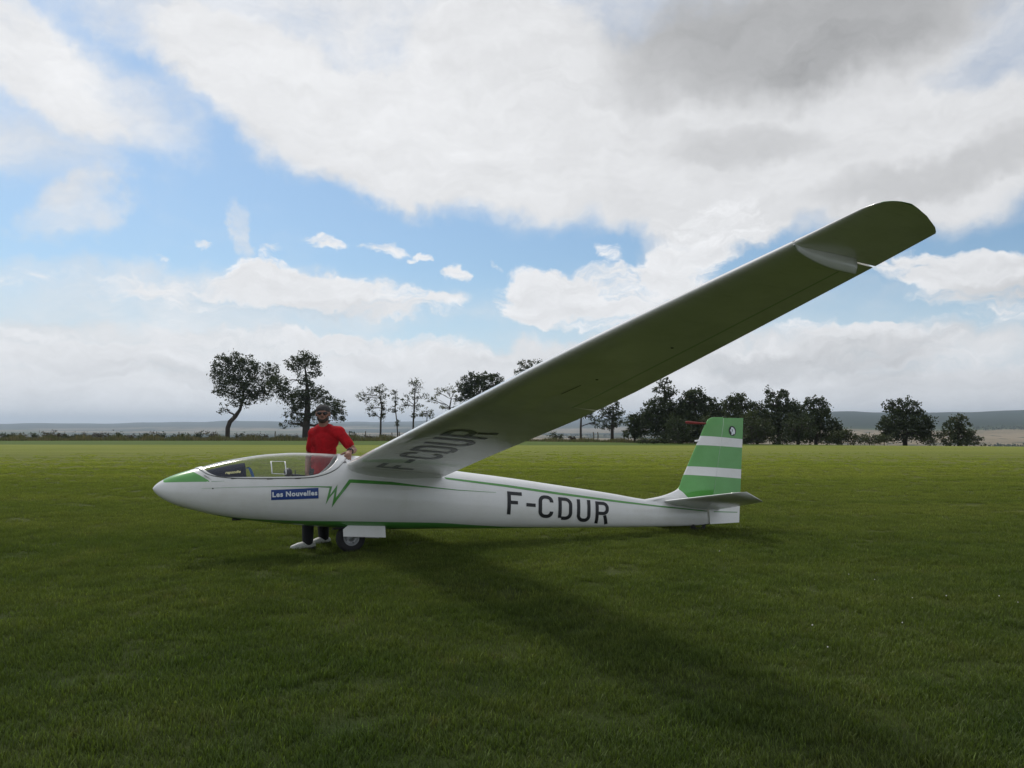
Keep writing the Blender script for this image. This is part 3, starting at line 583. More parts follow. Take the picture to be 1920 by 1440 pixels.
for lab, D, x0, x1, h, n_ in (('belt of trees across the tan valley fields near the right edge', 1500, 1826, 1960, 5, 90), ('dark clump of far trees low in the valley at the right edge', 800, 1856, 1990, 9, 120), ('distant line of trees in the valley seen under the wing', 1900, 1045, 1180, 4, 70), ('far hedgerow across the valley behind the airfield at left', 1700, -40, 330, 3.5, 120)):
    wood(lab, D, x0, x1, zpx(D, (x0 + x1) / 2), h, n_)

# ------------------------------------------------------------------ GLIDER
YAW, ROLL = R(24), R(8)
AX = Vector((math.cos(YAW), math.sin(YAW), 0)); NX = Vector((math.sin(YAW), -math.cos(YAW), 0)); UPW = Vector((0, 0, 1))
PV = NX * math.cos(ROLL) + UPW * math.sin(ROLL)       # towards the raised wing
UV = UPW * math.cos(ROLL) - NX * math.sin(ROLL)
ORG = Vector((-1.868, 9.607, 0))
# local axes: x aft, y towards the STARBOARD side (= -PV), z up, so that the frame stays right-handed
GM = Matrix(((AX.x, -PV.x, UV.x, ORG.x), (AX.y, -PV.y, UV.y, ORG.y), (AX.z, -PV.z, UV.z, ORG.z), (0, 0, 0, 1)))
glider = empty('glider', None, 'white and green single-seat glider parked on the grass with one wing raised', 'glider', mat=GM)
def L3(s, y, h): return Vector((s, -y, h))            # s aft, y to port (towards the camera), h up
TOP = pchip([(-2.11, .806), (-2.09, .835), (-2.037, .879), (-1.93, .934), (-1.796, .980), (-1.633, 1.026), (-1.439, 1.078), (-1.213, 1.122), (-.924, 1.159), (-.628, 1.172), (-.325, 1.161), (-.015, 1.134), (.337, 1.095), (.8, 1.02), (1.362, .916), (1.659, .873), (2.095, .808), (2.697, .709), (3.167, .632), (3.57, .562), (3.984, .483), (4.6, .40), (5.075, .345)])
BOT = pchip([(-2.11, .806), (-2.1, .78), (-2.079, .754), (-2.037, .713), (-1.879, .622), (-1.664, .55), (-1.39, .474), (-.938, .395), (-.528, .339), (-.103, .294), (.274, .263), (.663, .238), (1.133, .22), (1.622, .196), (2.354, .167), (3.128, .135), (3.95, .102), (4.879, .079), (5.075, .083)])
WID = pchip([(-2.11, 0), (-2.1, .025), (-2.08, .045), (-2.04, .072), (-1.93, .115), (-1.8, .15), (-1.6, .19), (-1.4, .222), (-1.1, .258), (-.6, .29), (0, .30), (.6, .288), (1.2, .252), (2, .195), (3, .138), (4, .088), (5, .045), (5.075, .038)])
def sec(s, th):
    t, b, w = TOP(s), BOT(s), WID(s); c = (t + b) / 2
    cs, sn = math.cos(th), math.sin(th); e = 2.0 if sn >= 0 else 2.3
    y = w * math.copysign(abs(cs) ** (2 / e), cs); z = (t - c if sn >= 0 else c - b) * math.copysign(abs(sn) ** (2 / e), sn)
    return y, c + z
def halfw(s, h):
    t, b, w = TOP(s), BOT(s), WID(s); c = (t + b) / 2
    q = (h - c) / (t - c) if h > c else (c - h) / (c - b); q = min(max(q, 0), .9999); e = 2.0 if h > c else 2.3
    return w * (1 - q ** e) ** (1 / e)
def side(s, h, off=.003):
    """point on the port side of the fuselage, off metres proud of it"""
    y = halfw(s, h); d = .004
    ny = 1.0; nh = -(halfw(s, h + d) - halfw(s, h - d)) / (2 * d); ns = -(halfw(s + d, h) - halfw(s - d, h)) / (2 * d)
    v = Vector((ns, ny, nh)).normalized() * off
    return L3(s + v.x, y + v.y, h + v.z)
S0, S1, G0, G1 = -1.69, -.005, -1.625, -.13
seam_h = pchip([(-1.68, 1.012), (-1.638, .985), (-1.588, .942), (-1.536, .915), (-1.45, .893), (-1.349, .878), (-.964, .856), (-.564, .852), (-.47, .857), (-.386, .872), (-.3, .895), (-.232, .924), (-.175, .958), (-.129, .999), (-.08, 1.05), (-.04, 1.10), (-.01, 1.133)])
glass_h = pchip([(-1.62, 1.025), (-1.586, .975), (-1.519, .926), (-1.445, .899), (-1.35, .889), (-1.174, .884), (-.85, .876), (-.6, .874), (-.534, .876), (-.45, .887), (-.384, .903), (-.31, .937), (-.256, .975), (-.205, 1.025), (-.162, 1.08), (-.135, 1.14)])
def th_of(s, hf, a0, a1):
    if s <= a0 or s >= a1: return math.pi / 2
    t, b = TOP(s), BOT(s); c = (t + b) / 2
    v = min(1., (hf(s) - c) / (t - c)); th = math.asin(v)
    for q, e in ((a0, s - a0), (a1, a1 - s)):          # close smoothly on the crown line
        if e < .03: th = th + (math.pi / 2 - th) * (1 - math.sqrt(max(e, 0) / .03)) ** 1.0
    return th
def stations(a, b, n, extra=()):
    return sorted(set([round(x, 5) for x in list(np.linspace(a, b, n)) + list(extra)]))
near = [S0 + .0015 * k * k for k in range(0, 9)] + [S1 - .0015 * k * k for k in range(0, 9)]
st = stations(-2.04, 5.075, 150, near + list(-2.11 + .07 * (np.arange(0, 14) / 13.) ** 2))
# fuselage shell (open under the canopy)
NB = 72; V = []; GA = []
belly = pchip([(-2.11, .80), (-2.0, .66), (-1.75, .56), (-1.505, .503), (-1.229, .452), (-.954, .418), (-.555, .385), (-.081, .358), (.481, .322), (1.079, .284), (1.433, .247), (2.026, .194), (2.4, .172), (3, .14), (5.06, .05)])
def green_fus(s, h):
    nose = min(h - (.862 - .03 * (s + 2.0)), ((-1.715 + (.974 - h) * 1.45) - s) * .6, (s + 2.005) * .8)
    if s > -1.2: nose = -1
    lineup = .852 + .0015 - abs(h - .850) - .85 if -1.56 < s < -1.41 else -1
    return max(nose, (belly(s) - h) if s > -1.75 else -1)
for s in st:
    th0 = th_of(s, seam_h, S0, S1)
    for k in range(NB):
        u = k / (NB - 1); th = th0 - u * (math.pi + 2 * th0)       # from the port seam down round the belly to the starboard seam
        y, h = sec(s, th); V.append(L3(s, y, h)); GA.append(green_fus(s, h))
me = mesh(V, grid_faces(len(st), NB) + [tuple((len(st) - 1) * NB + k for k in range(NB))]); a = me.attributes.new('green', 'FLOAT', 'POINT'); a.data.foreach_set('value', GA)
bm = bmesh.new(); bm.from_mesh(me); bmesh.ops.remove_doubles(bm, verts=bm.verts, dist=.0004); bmesh.ops.recalc_face_normals(bm, faces=bm.faces); bm.to_mesh(me); bm.free()
fus = link('fuselage', me, [M_PAINT], glider)
# canopy: frame, seal and perspex
cst = stations(S0, S1, 90, near)
def strip(hA, rA, hB, rB, grow, n, gap=0.0, sts=cst):
    V, F = [], []; m = len(sts)
    for sgn in (1, -1):
        o = len(V)
        for s in sts:
            a, b = th_of(s, hA, *rA), th_of(s, hB, *rB); a = min(a + gap / max(WID(s), .1), math.pi / 2)
            for k in range(n):
                th = a + (b - a) * k / (n - 1); y, h = sec(s, th); q = Vector((0, math.cos(th), math.sin(th))) * grow
                V.append(L3(s, sgn * (y + q.y), h + q.z))
        F += grid_faces(m, n, flip=sgn > 0, off=o)
    return mesh(V, F)
canopy = empty('canopy', None, None, None); canopy.parent = glider; canopy['label'] = 'long one-piece clear canopy closed over the cockpit'
for k in ('category',):
    if k in canopy: del canopy[k]
me = strip(seam_h, (S0, S1), glass_h, (G0, G1), .001, 7, .006)
bm = bmesh.new(); bm.from_mesh(me); bmesh.ops.remove_doubles(bm, verts=bm.verts, dist=.0005); bmesh.ops.recalc_face_normals(bm, faces=bm.faces); bm.to_mesh(me); bm.free()
fr_ = link('canopy_frame', me, M_WHITE, canopy)
sm = fr_.modifiers.new('solid', 'SOLIDIFY'); sm.thickness = .014; sm.offset = 0
V, F = [], []                                          # dark seal under the joint
for sgn in (1, -1):
    o = len(V)
    for s in cst:
        a = th_of(s, seam_h, S0, S1)
        for dd in (-.006, .012):
            th = min(a + dd / max(WID(s), .1), math.pi / 2); y, h = sec(s, th); V.append(L3(s, sgn * (y - .006 * math.cos(th)), h - .006 * math.sin(th)))
    F += grid_faces(len(cst), 2, off=o)
link('canopy_seal', mesh(V, F), mat('seal_rubber', (.09, .09, .09), .8), canopy)
gst = stations(G0, G1, 80, [G0 + .0015 * k * k for k in range(8)] + [G1 - .0015 * k * k for k in range(8)]); V = []; ng_ = 40
for s in gst:
    a = th_of(s, glass_h, G0, G1) - .01
    for k in range(ng_):
        th = a + (math.pi - 2 * a) * k / (ng_ - 1); y, h = sec(s, th); V.append(L3(s, y * .997, h - .002))
link('perspex', mesh(V, grid_faces(len(gst), ng_, flip=True)), M_GLASS, canopy)
def can_pt(s, h, off=.0):
    y = halfw(s, h); t, b = TOP(s), BOT(s); c = (t + b) / 2; nn = Vector((0, y / max(WID(s), .01), (h - c) / (t - c))).normalized(); return L3(s, y + nn.y * off, h + nn.z * off)
bm = bmesh.new()                                       # sliding vent window rails on the port side
rect = [(-.905, 1.055), (-.755, 1.050), (-.755, .903), (-.905, .915)]
for i in range(4):
    p, q = rect[i], rect[(i + 1) % 4]; tube_bm(bm, [can_pt(p[0] + (q[0] - p[0]) * k / 5, p[1] + (q[1] - p[1]) * k / 5, .004) for k in range(6)], .0065 if i % 2 else .0045, 6)
link('vent_window_frame', from_bm(bm), M_CLEARW, canopy)
# cockpit fittings
V = []; cw = list(np.linspace(-1.60, -1.17, 16)); nk = 17
for s in cw:
    lo = .885 if s > -1.5 else .885 + (-(s + 1.5)) * .8
    for k in range(nk):
        th = math.pi * k / (nk - 1); y, h = sec(s, th); hh = min(h, TOP(s)) - .055 - .02 * (s + 1.6); V.append(L3(s, y * .955, max(hh, lo - .04)))
me = mesh(V, grid_faces(len(cw), nk, flip=True) + [tuple((len(cw) - 1) * nk + k for k in range(nk))]); link('instrument_panel', me, M_COWL, glider)
def cowl_pt(s, h):
    t, b, w = TOP(s), BOT(s), WID(s); c = (t + b) / 2; h2 = h + .055 + .02 * (s + 1.6); q = min(max((h2 - c) / (t - c), 0), .999)
    return L3(s, w * math.sqrt(1 - q * q) * .955 + .004, h)
ROOT_TXT = []
def text2d(body, size, bold=0.0, shear=0.0, spacing=1.0):
    cu = bpy.data.curves.new('t', 'FONT'); cu.body = body; cu.size = size; cu.offset = bold; cu.shear = shear; cu.space_character = spacing; cu.resolution_u = 5
    ob = bpy.data.objects.new('t', cu); COL.objects.link(ob); dg = bpy.context.evaluated_depsgraph_get(); dg.update()
    me = bpy.data.meshes.new_from_object(ob.evaluated_get(dg)); bpy.data.objects.remove(ob); bpy.data.curves.remove(cu)
    bm = bmesh.new(); bm.from_mesh(me); bpy.data.meshes.remove(me); return bm
def cutgrid(bm, sx, sy):
    xs = [v.co.x for v in bm.verts]; ys = [v.co.y for v in bm.verts]
    for i in range(int(min(xs) / sx), int(max(xs) / sx) + 1): bmesh.ops.bisect_plane(bm, geom=bm.verts[:] + bm.edges[:] + bm.faces[:], plane_co=(i * sx, 0, 0), plane_no=(1, 0, 0))
    for i in range(int(min(ys) / sy), int(max(ys) / sy) + 1): bmesh.ops.bisect_plane(bm, geom=bm.verts[:] + bm.edges[:] + bm.faces[:], plane_co=(0, i * sy, 0), plane_no=(0, 1, 0))
def fit_text(bm, x0, x1, y0, y1):
    xs = [v.co.x for v in bm.verts]; ys = [v.co.y for v in bm.verts]; a, b, c, d = min(xs), max(xs), min(ys), max(ys)
    for v in bm.verts: v.co.x = x0 + (v.co.x - a) / (b - a) * (x1 - x0); v.co.y = y0 + (v.co.y - c) / (d - c) * (y1 - y0)
bm = text2d('rapsodie', .05, .0010, .35); fit_text(bm, -1.385, -1.225, .925, .968); cutgrid(bm, .02, .01)
for v in bm.verts: v.co = cowl_pt(v.co.x, v.co.y + (v.co.x + 1.3) * .05)
link('cowl_lettering', from_bm(bm), M_YEL, glider, smooth=False)
bm = bmesh.new(); V = []                               # reclined seat pan
for i in range(14):
    t = i / 13; s = -1.05 + .98 * t; h = .50 + .06 * t + .40 * smooth((t - .35) / .65)
    for k in range(9):
        y = -.2 + .05 * k; V.append(L3(s, y, h + .09 * (abs(y) / .2) ** 3))
o = link('seat', mesh(V, grid_faces(14, 9)), M_SEAT, glider); sm = o.modifiers.new('solid', 'SOLIDIFY'); sm.thickness = .02
bm = bmesh.new(); bmesh.ops.create_uvsphere(bm, u_segments=16, v_segments=10, radius=.5, matrix=Matrix.Translation(L3(-.70, .05, .942)) @ Matrix.Diagonal((.095, .12, .105, 1)))
tube_bm(bm, [L3(-.66, .03, .915), L3(-.6, .03, .905), L3(-.5, .02, .895)], [.016, .02, .012], 8); tube_bm(bm, [L3(-.62, .04, .90), L3(-.618, .04, .97)], .006, 6)
link('headrest', from_bm(bm), M_BLACK, glider)
bm = bmesh.new(); pts = [(-1.165, .985), (-1.15, 1.00), (-1.13, .985), (-1.115, .95), (-1.10, .91), (-1.095, .87)]; V = []
for s, h in pts: V += [L3(s - .014, .17, h - .003), L3(s + .014, .17, h + .003)]
o = link('strap', mesh(V, grid_faces(len(pts), 2)), M_STRAP, glider); sm = o.modifiers.new('solid', 'SOLIDIFY'); sm.thickness = .004
bm = bmesh.new(); tube_bm(bm, [L3(-1.02, 0, .42), L3(-1.0, 0, .6), L3(-1.03, 0, .74), L3(-1.03, 0, .80)], [.012, .012, .02, .018], 8); link('control_stick', from_bm(bm), M_BLACK, glider)

# livery graphics on the port side
def decal(name, poly, material, parent, fn, gx=.05, gy=.02, label=None):
    bm = bmesh.new(); vs = [bm.verts.new((x, y, 0)) for x, y in poly]; bm.faces.new(vs)
    bmesh.ops.triangulate(bm, faces=bm.faces, ngon_method='EAR_CLIP'); cutgrid(bm, gx, gy)
    for v in bm.verts: v.co = fn(v.co.x, v.co.y)
    o = link(name, from_bm(bm), material, parent, smooth=True)
    if label: o['label'] = label
    return o
thin_t = [(-1.63, .779), (-1.297, .780), (-.854, .772), (-.392, .760)]; thin_b = [(-.392, .748), (-.854, .767), (-1.297, .777), (-1.63, .777)]
Wpoly = thin_t + [(-.257, .753), (-.283, .658), (-.197, .771), (-.220, .623), (-.062, .826), (-.03, .827), (.434, .788), (.738, .740), (1.269, .672), (1.779, .627), (1.779, .624), (1.268, .664), (.736, .721), (.431, .752), (-.046, .788), (-.201, .604), (-.264, .519), (-.233, .688), (-.292, .623), (-.333, .551), (-.310, .650), (-.287, .738)] + thin_b
decal('green_zigzag_stripe', Wpoly, M_GREEN, fus, lambda s, h: side(s, h, .0030), label='green hairline that turns into a W-shaped zigzag and a tapering stripe')
up_t = [(1.116, .83), (1.933, .72), (2.654, .606), (3.618, .463), (4.278, .37), (4.952, .285), (5.05, .272)]; up_b = [(5.05, .262), (4.949, .272), (4.273, .353), (3.61, .437), (2.646, .577), (1.925, .692), (1.131, .806)]
decal('green_stripe', up_t + up_b, M_GREEN, fus, lambda s, h: side(s, h, .0030))
decal('nose_seam', [(-1.53, .8525), (-1.40, .8515), (-1.40, .8495), (-1.53, .8485)], M_GREEN, fus, lambda s, h: side(s, h, .003))
sg = decal('sticker', [(-.92, .735), (-.411, .742), (-.411, .624), (-.92, .625)], M_BLUE, fus, lambda s, h: side(s, h, .0034), label='blue sticker reading Les Nouvelles in pale letters')
for word, x0_, x1_ in (('Les', -.908, -.795), ('Nouvelles', -.765, -.424)):
    bm = text2d(word, .1, .0042, 0, 1.12); fit_text(bm, x0_, x1_, .655, .712); cutgrid(bm, .03, .01)
    for v in bm.verts: v.co = side(v.co.x, v.co.y + (v.co.x + .92) * .006, .0062)
    o = link('sticker_word', from_bm(bm), M_TEXTW, fus, smooth=False); o['label'] = 'pale word ' + word + ' on the blue sticker'

# stencil letters: ribbons along centre lines in a unit box (x right, y up, height 1)
def arc(cx, cy, rx, ry, a0, a1, n=6): return [(cx + rx * math.cos(R(a0 + (a1 - a0) * i / n)), cy + ry * math.sin(R(a0 + (a1 - a0) * i / n))) for i in range(n + 1)]
def letter(ch, w=.62, t=.15):
    k = t / 2; l, r, b, u = k, w - k, k, 1 - k; q = .20
    if ch == 'F': return [([(l, 0), (l, u), (w, u)], t), ([(t, .53), (w * .72, .53)], t)]
    if ch == '-': return [([(w * .12, .50), (w * .78, .50)], t)]
    if ch == 'C': return [([(r, .70)] + arc(r - q, u - q, q, q, 0, 90) + arc(l + q, u - q, q, q, 90, 180) + arc(l + q, b + q, q, q, 180, 270) + arc(r - q, b + q, q, q, 270, 360) + [(r, .30)], t)]
    if ch == 'D': return [([(l, b), (l, u)] + arc(r - .24, u - .24, .24, .24, 90, 0) + arc(r - .24, b + .24, .24, .24, 0, -90) + [(l + k + .001, b)], t)]
    if ch == 'U': return [([(l, 1)] + arc(l + q, b + q, q, q, 180, 270) + arc(r - q, b + q, q, q, 270, 360) + [(r, 1)], t)]
    if ch == 'R': return [([(l, 0), (l, u)] + arc(r - .2, u - .2, .2, .2, 90, 0) + arc(r - .2, .46 + .2, .2, .2, 0, -90) + [(t + .001, .46)], t), ([(r - .12, .46 - k - .001), (r, 0)], t)]
def ribbons(bm, ch, fn):
    for path, t in letter(ch):
        P = [Vector(path[0])]
        for q in path[1:]:
            q = Vector(q); d = (q - P[-1]).length; m = max(1, int(d / .12)); p0 = P[-1].copy()
            for i in range(1, m + 1): P.append(p0.lerp(q, i / m))
        prev = None
        for i, p in enumerate(P):
            d1 = (p - P[i - 1]).normalized() if i else (P[1] - p).normalized(); d2 = (P[i + 1] - p).normalized() if i < len(P) - 1 else d1
            n1, n2 = Vector((-d1.y, d1.x)), Vector((-d2.y, d2.x)); n = (n1 + n2); n = n / max(n.length_squared / 2, .3)
            L_, R_, C0 = p + n * t / 2, p - n * t / 2, p
            cur = [bm.verts.new(fn(*v)) for v in (L_, C0, R_)]
            if prev: bm.faces.new((prev[0], prev[1], cur[1], cur[0])); bm.faces.new((prev[1], prev[2], cur[2], cur[1]))
            prev = cur
for i, ch in enumerate('F-CDUR'):
    s0 = [1.914, 2.155, 2.352, 2.640, 2.915, 3.195][i]; wd = [.205, .20, .215, .205, .205, .205][i]
    def fn(x, y, s0=s0, wd=wd, ch=ch):
        s = s0 + x / .62 * wd + y * .02; h = .354 - (s0 - 1.9) * .130 - (x / .62 * wd) * .10 + y * .284; return side(s, h, .0032)
    bm = bmesh.new(); ribbons(bm, ch, fn); link('registration_letter', from_bm(bm), M_BLACK, fus)

# wings
DIH = math.tan(R(1.75)); INC = -.103
LEf = pchip([(.0, -.066), (.3, -.060), (2, -.028), (4, .004), (5.2, .020), (6.7, .072), (7.33, .098), (7.6, .103), (7.68, .110), (7.72, .132), (7.738, .165), (7.742, .188)])
TEf = lambda y: float(np.interp(y, [0, .3, 1.77, 3.3, 4.0, 4.8, 6.1, 7.3, 7.612, 7.625, 7.65, 7.70, 7.73, 7.742], [1.10, 1.085, .995, .935, .905, .838, .676, .515, .468, .455, .420, .320, .240, .200]))
def foil(x):
    t = .135; yt = 5 * t * (.2969 * math.sqrt(max(x, 0)) - .126 * x - .3516 * x * x + .2843 * x ** 3 - .1036 * x ** 4); m, p = .040, .40
    yc = m / p / p * (2 * p * x - x * x) if x < p else m / (1 - p) ** 2 * (1 - 2 * p + 2 * p * x - x * x)
    return yc + yt, yc - yt
def wing_pt(x, y, up, sgn=1, off=0.):
    le, te = LEf(y), TEf(y); c = te - le; u, l = foil(x); thk = 1.0 if y < 7.2 else max(.18, math.sqrt(max(0, (7.76 - y) / .56)))
    s = le + c * x; h = .954 + (y - .3) * DIH + INC * (s + .056) + ((u if up else l) * thk + .042 * (1 - x)) * c + off * (1 if up else -1)
    return L3(s, sgn * y, h)
AIL = (4.35, 7.285); HNG = .76
def wing_mesh(sgn, ys, x0f, x1f, n=22, closed_front=True):
    V, F, G = [], [], []; m = None
    for y in ys:
        x0, x1 = x0f(y), x1f(y); ring = []
        for i in range(n + 1):                           # upper from the back to the front
            t = 1 - i / n; x = x0 + (x1 - x0) * (t * t if x0 == 0 else t); ring.append((x, True))
        for i in range(1 if x0 == 0 else 0, n + 1):
            t = i / n; x = x0 + (x1 - x0) * (t * t if x0 == 0 else t); ring.append((x, False))
        m = len(ring)
        for x, up in ring:
            V.append(wing_pt(x, y, up, sgn)); G.append((y - 7.69 if up or x < .01 else y - 7.732))
    F = grid_faces(len(ys), m, True, flip=sgn < 0) + [tuple(range(m)), tuple((len(ys) - 1) * m + k for k in range(m))]
    me = mesh(V, F); a = me.attributes.new('green', 'FLOAT', 'POINT'); a.data.foreach_set('value', G)
    bm = bmesh.new(); bm.from_mesh(me); bmesh.ops.remove_doubles(bm, verts=bm.verts, dist=.0003); bmesh.ops.recalc_face_normals(bm, faces=bm.faces)
    for e in bm.edges:
        if len(e.link_faces) == 2 and e.calc_face_angle(0) > R(50): e.smooth = False
    bm.to_mesh(me); bm.free(); return me
for sgn, lab in ((1, 'raised left wing reaching towards the camera'), (-1, 'lowered right wing resting on the grass behind the fuselage')):
    ys = sorted([.14, .3, 1, 2, 3, 4, AIL[0], AIL[0] + .002, 5, 5.7, 6.4, 7, 7.26, AIL[1], AIL[1] + .002, 7.4, 7.5, 7.56, 7.612, 7.618, 7.625, 7.65, 7.675, 7.70, 7.715, 7.72, 7.73, 7.736, 7.742])
    inside = lambda y: AIL[0] + .001 < y < AIL[1] + .001
    w = link('wing', wing_mesh(sgn, ys, lambda y: 0., lambda y: HNG if inside(y) else 1.), M_WING, glider); w['label'] = lab
    ay = [AIL[0] + .008, 5, 5.7, 6.4, 7, AIL[1] - .012]
    link('aileron', wing_mesh(sgn, ay, lambda y: HNG + .009, lambda y: 1., 6), M_WING, w)
    # tip skid under the wing, a pointed white fairing
    V = []; ks = 16; yk = 7.285
    for i in range(ks + 1):
        t = i / ks; x = .0 + .72 * t; top = wing_pt(max(x, .004), yk, False, sgn); dep = .005 + .050 * math.sin(min(t * 1.35, 1) * math.pi / 2) ** .8; wdt = .004 + .020 * math.sin(math.pi * min(t * .55 + .05, 1))
        for (dy, dz) in ((wdt, .012), (wdt * .75, -dep * .6), (wdt * .3, -dep), (-wdt * .3, -dep), (-wdt * .75, -dep * .6), (-wdt, .012)): V.append(top + Vector((0, -dy * sgn, dz)))
    me = mesh(V, grid_faces(ks + 1, 6, True) + [tuple(range(6)), tuple(ks * 6 + k for k in range(6))]); link('tip_skid', me, M_WHITE, w)
    bm = bmesh.new(); V = []                              # root fillet between wing and fuselage
    V = []; xs_ = [0, .02, .06, .12, .2, .3, .4, .5, .6, .7, .8, .9, 1.0]
    for x in xs_:
        wl = wing_pt(x, .40, False, 1); s, h = wl.x, wl.z; hb_ = h - .078 * math.sin(math.pi * min(.16 + .82 * x, .985))
        yb = halfw(min(s, 5), hb_)
        for k in range(5):
            t = k / 4; yy = yb + (.40 - yb) * t ** 1.0; hh = hb_ + (h - hb_) * (1 - (1 - t) ** 2); V.append(L3(s, sgn * (yy - .004 * (1 - t)), hh - .001))
    link('wing_root_fillet', mesh(V, grid_faces(len(xs_), 5)), M_WHITE, w)
    if sgn > 0:
        for i, ch in enumerate('F-CDUR'):
            y0 = [.58, 1.04, 1.43, 1.88, 2.34, 2.80][i]
            def fn(x, y, y0=y0):
                yy = y0 + x / .62 * .36; s = .60 - y * .43; xx = (s - LEf(yy)) / (TEf(yy) - LEf(yy)); return wing_pt(xx, yy, False, 1, .003)
            bm = bmesh.new(); ribbons(bm, ch, fn); o = link('registration_letter', from_bm(bm), M_WLET, w)
        def wdec(name, y0, y1, s0, s1, m_, d=.003):
            V = []
            for i in range(5):
                yy = y0 + (y1 - y0) * i / 4
                for s in (s0, s1): V.append(wing_pt((s - LEf(yy)) / (TEf(yy) - LEf(yy)), yy, False, 1, d))
            link(name, mesh(V, grid_faces(5, 2)), m_, w)
        wdec('airbrake_slot', 4.70, 4.98, .402, .409, M_DARK)
        for (s, y) in ((.43, 5.15), (.45, 5.95)):
            bm = bmesh.new(); p = wing_pt((s - LEf(y)) / (TEf(y) - LEf(y)), y, False, 1); bmesh.ops.create_uvsphere(bm, u_segments=8, v_segments=6, radius=.007, matrix=Matrix.Translation(p) @ Matrix.Diagonal((1.6, .9, .7, 1))); link('drain_boss', from_bm(bm), M_DARK, w)
        # hinge-line tape
        V = []
        for i in range(20):
            yy = AIL[0] + (AIL[1] - AIL[0]) * i / 19
            for x in (HNG - .006, HNG + .016): V.append(wing_pt(x, yy, False, 1, .0015))
        link('hinge_tape', mesh(V, grid_faces(20, 2)), M_WING, w)

# fin and rudder
FLE = pchip([(.34, 3.55), (.44, 3.86), (.475, 4.08), (.498, 4.27), (.53, 4.43), (.56, 4.53), (.595, 4.61), (.75, 4.705), (1.0, 4.86), (1.25, 5.017), (1.521, 5.186), (1.56, 5.214), (1.59, 5.25), (1.608, 5.30), (1.615, 5.36)])
HIN = lambda h: 5.07 + (h - .1) * .285
FTE = lambda h: 5.626 + (h - .111) * .1645
def fin_green(s, h):
    if s < 5.9 and h < 1.7:
        def ln(a, b): return a[1] + (s - a[0]) * (b[1] - a[1]) / (b[0] - a[0])
        t1, b1 = ln((5.114, 1.337), (5.818, 1.289)), ln((5.033, 1.206), (5.803, 1.164)); t2, b2 = ln((4.829, .907), (5.75, .847)), ln((4.735, .791), (5.727, .714))
        d = ((s - 4.61) * .112 + (h - .595) * .119) / .163      # white root triangle
        low = h - .455 + max(0, s - 5.0) * .06
        return min(max(h - t1, min(b1 - h, h - t2), b2 - h), d, low)
def slab(hs, f0, f1, thick, n=26, round_front=True):
    V, G = [], []
    for h in hs:
        a, b = f0(h), f1(h); T = thick(h); ring = []
        for i in range(n + 1): ring.append((1 - i / n, 1))
        for i in range(1, n): ring.append((i / n, -1))
        for x, sd_ in ring:
            xx = x * x if round_front else x; s = a + (b - a) * xx; V.append(L3(s, sd_ * T(s), h)); G.append(fin_green(s, h))
    m = 2 * n; me = mesh(V, grid_faces(len(hs), m, True) + [tuple(range(m)), tuple((len(hs) - 1) * m + k for k in range(m))]); a_ = me.attributes.new('green', 'FLOAT', 'POINT'); a_.data.foreach_set('value', G)
    bm = bmesh.new(); bm.from_mesh(me); bmesh.ops.remove_doubles(bm, verts=bm.verts, dist=.0003); bmesh.ops.recalc_face_normals(bm, faces=bm.faces)
    for e in bm.edges:
        if len(e.link_faces) == 2 and e.calc_face_angle(0) > R(45): e.smooth = False
    bm.to_mesh(me); bm.free(); return me
def fin_T(h):
    a, b = FLE(h), FTE(h); tp = 1.0 if h < 1.5 else max(.35, 1 - (h - 1.5) / .18)
    ch = max(b - max(a, 4.5), .5); base = .045 * ch
    def T(s):
        x = min(max((s - a) / (b - a), 0), 1)
        v = base * 2.6 * (math.sqrt(x) * (1 - x)) * tp + .003 * (1 - x) ** .5 * min(1, x * 30) + .0025 * min(1, x * 30)
        if h < .62:
            k = smooth((.62 - h) / .2); v = v * (1 - k) + k * min(halfw(min(s, 5.05), max(min(h, TOP(s) - .01), .3)) * .98 if h < TOP(s) else .035 * min(1, (s - a) * 5), .06)
        return max(v, 0)
    return T
hs = sorted(set([.36, .40, .44, .46, .475, .49, .498, .51, .53, .55, .57, .595] + [round(.62 + .012 * i, 4) for i in range(76)] + [1.53, 1.545, 1.56, 1.575, 1.59, 1.60, 1.608, 1.612]))
fin = link('tail_fin', slab(hs, FLE, lambda h: HIN(h) - .001, fin_T), M_PAINT, glider)
def rud_T(h):
    a, b = HIN(h), FTE(h); hc = max(h, .66); q = max(.012, fin_T(hc)(HIN(hc)))
    if h < .36: q = q * .6 + .4 * .036
    return lambda s: max(.003, q * (1 - (s - a) / (b - a)) + .003)
hr = sorted(set([.085, .1, .13, .2, .262, .272, .349, .351, .42] + [round(.44 + .012 * i, 4) for i in range(97)] + [1.602]))
rud = link('rudder', slab([h for h in hr if h <= 1.603], lambda h: 5.077 if h < .35 else HIN(h) + .002, FTE, rud_T, 14, False), M_PAINT, glider)
decal('green_stripe', [(5.16, .262), (5.60, .236), (5.60, .226), (5.16, .250)], M_GREEN, rud, lambda s, h: L3(s, rud_T(h)(s) + .003, h))
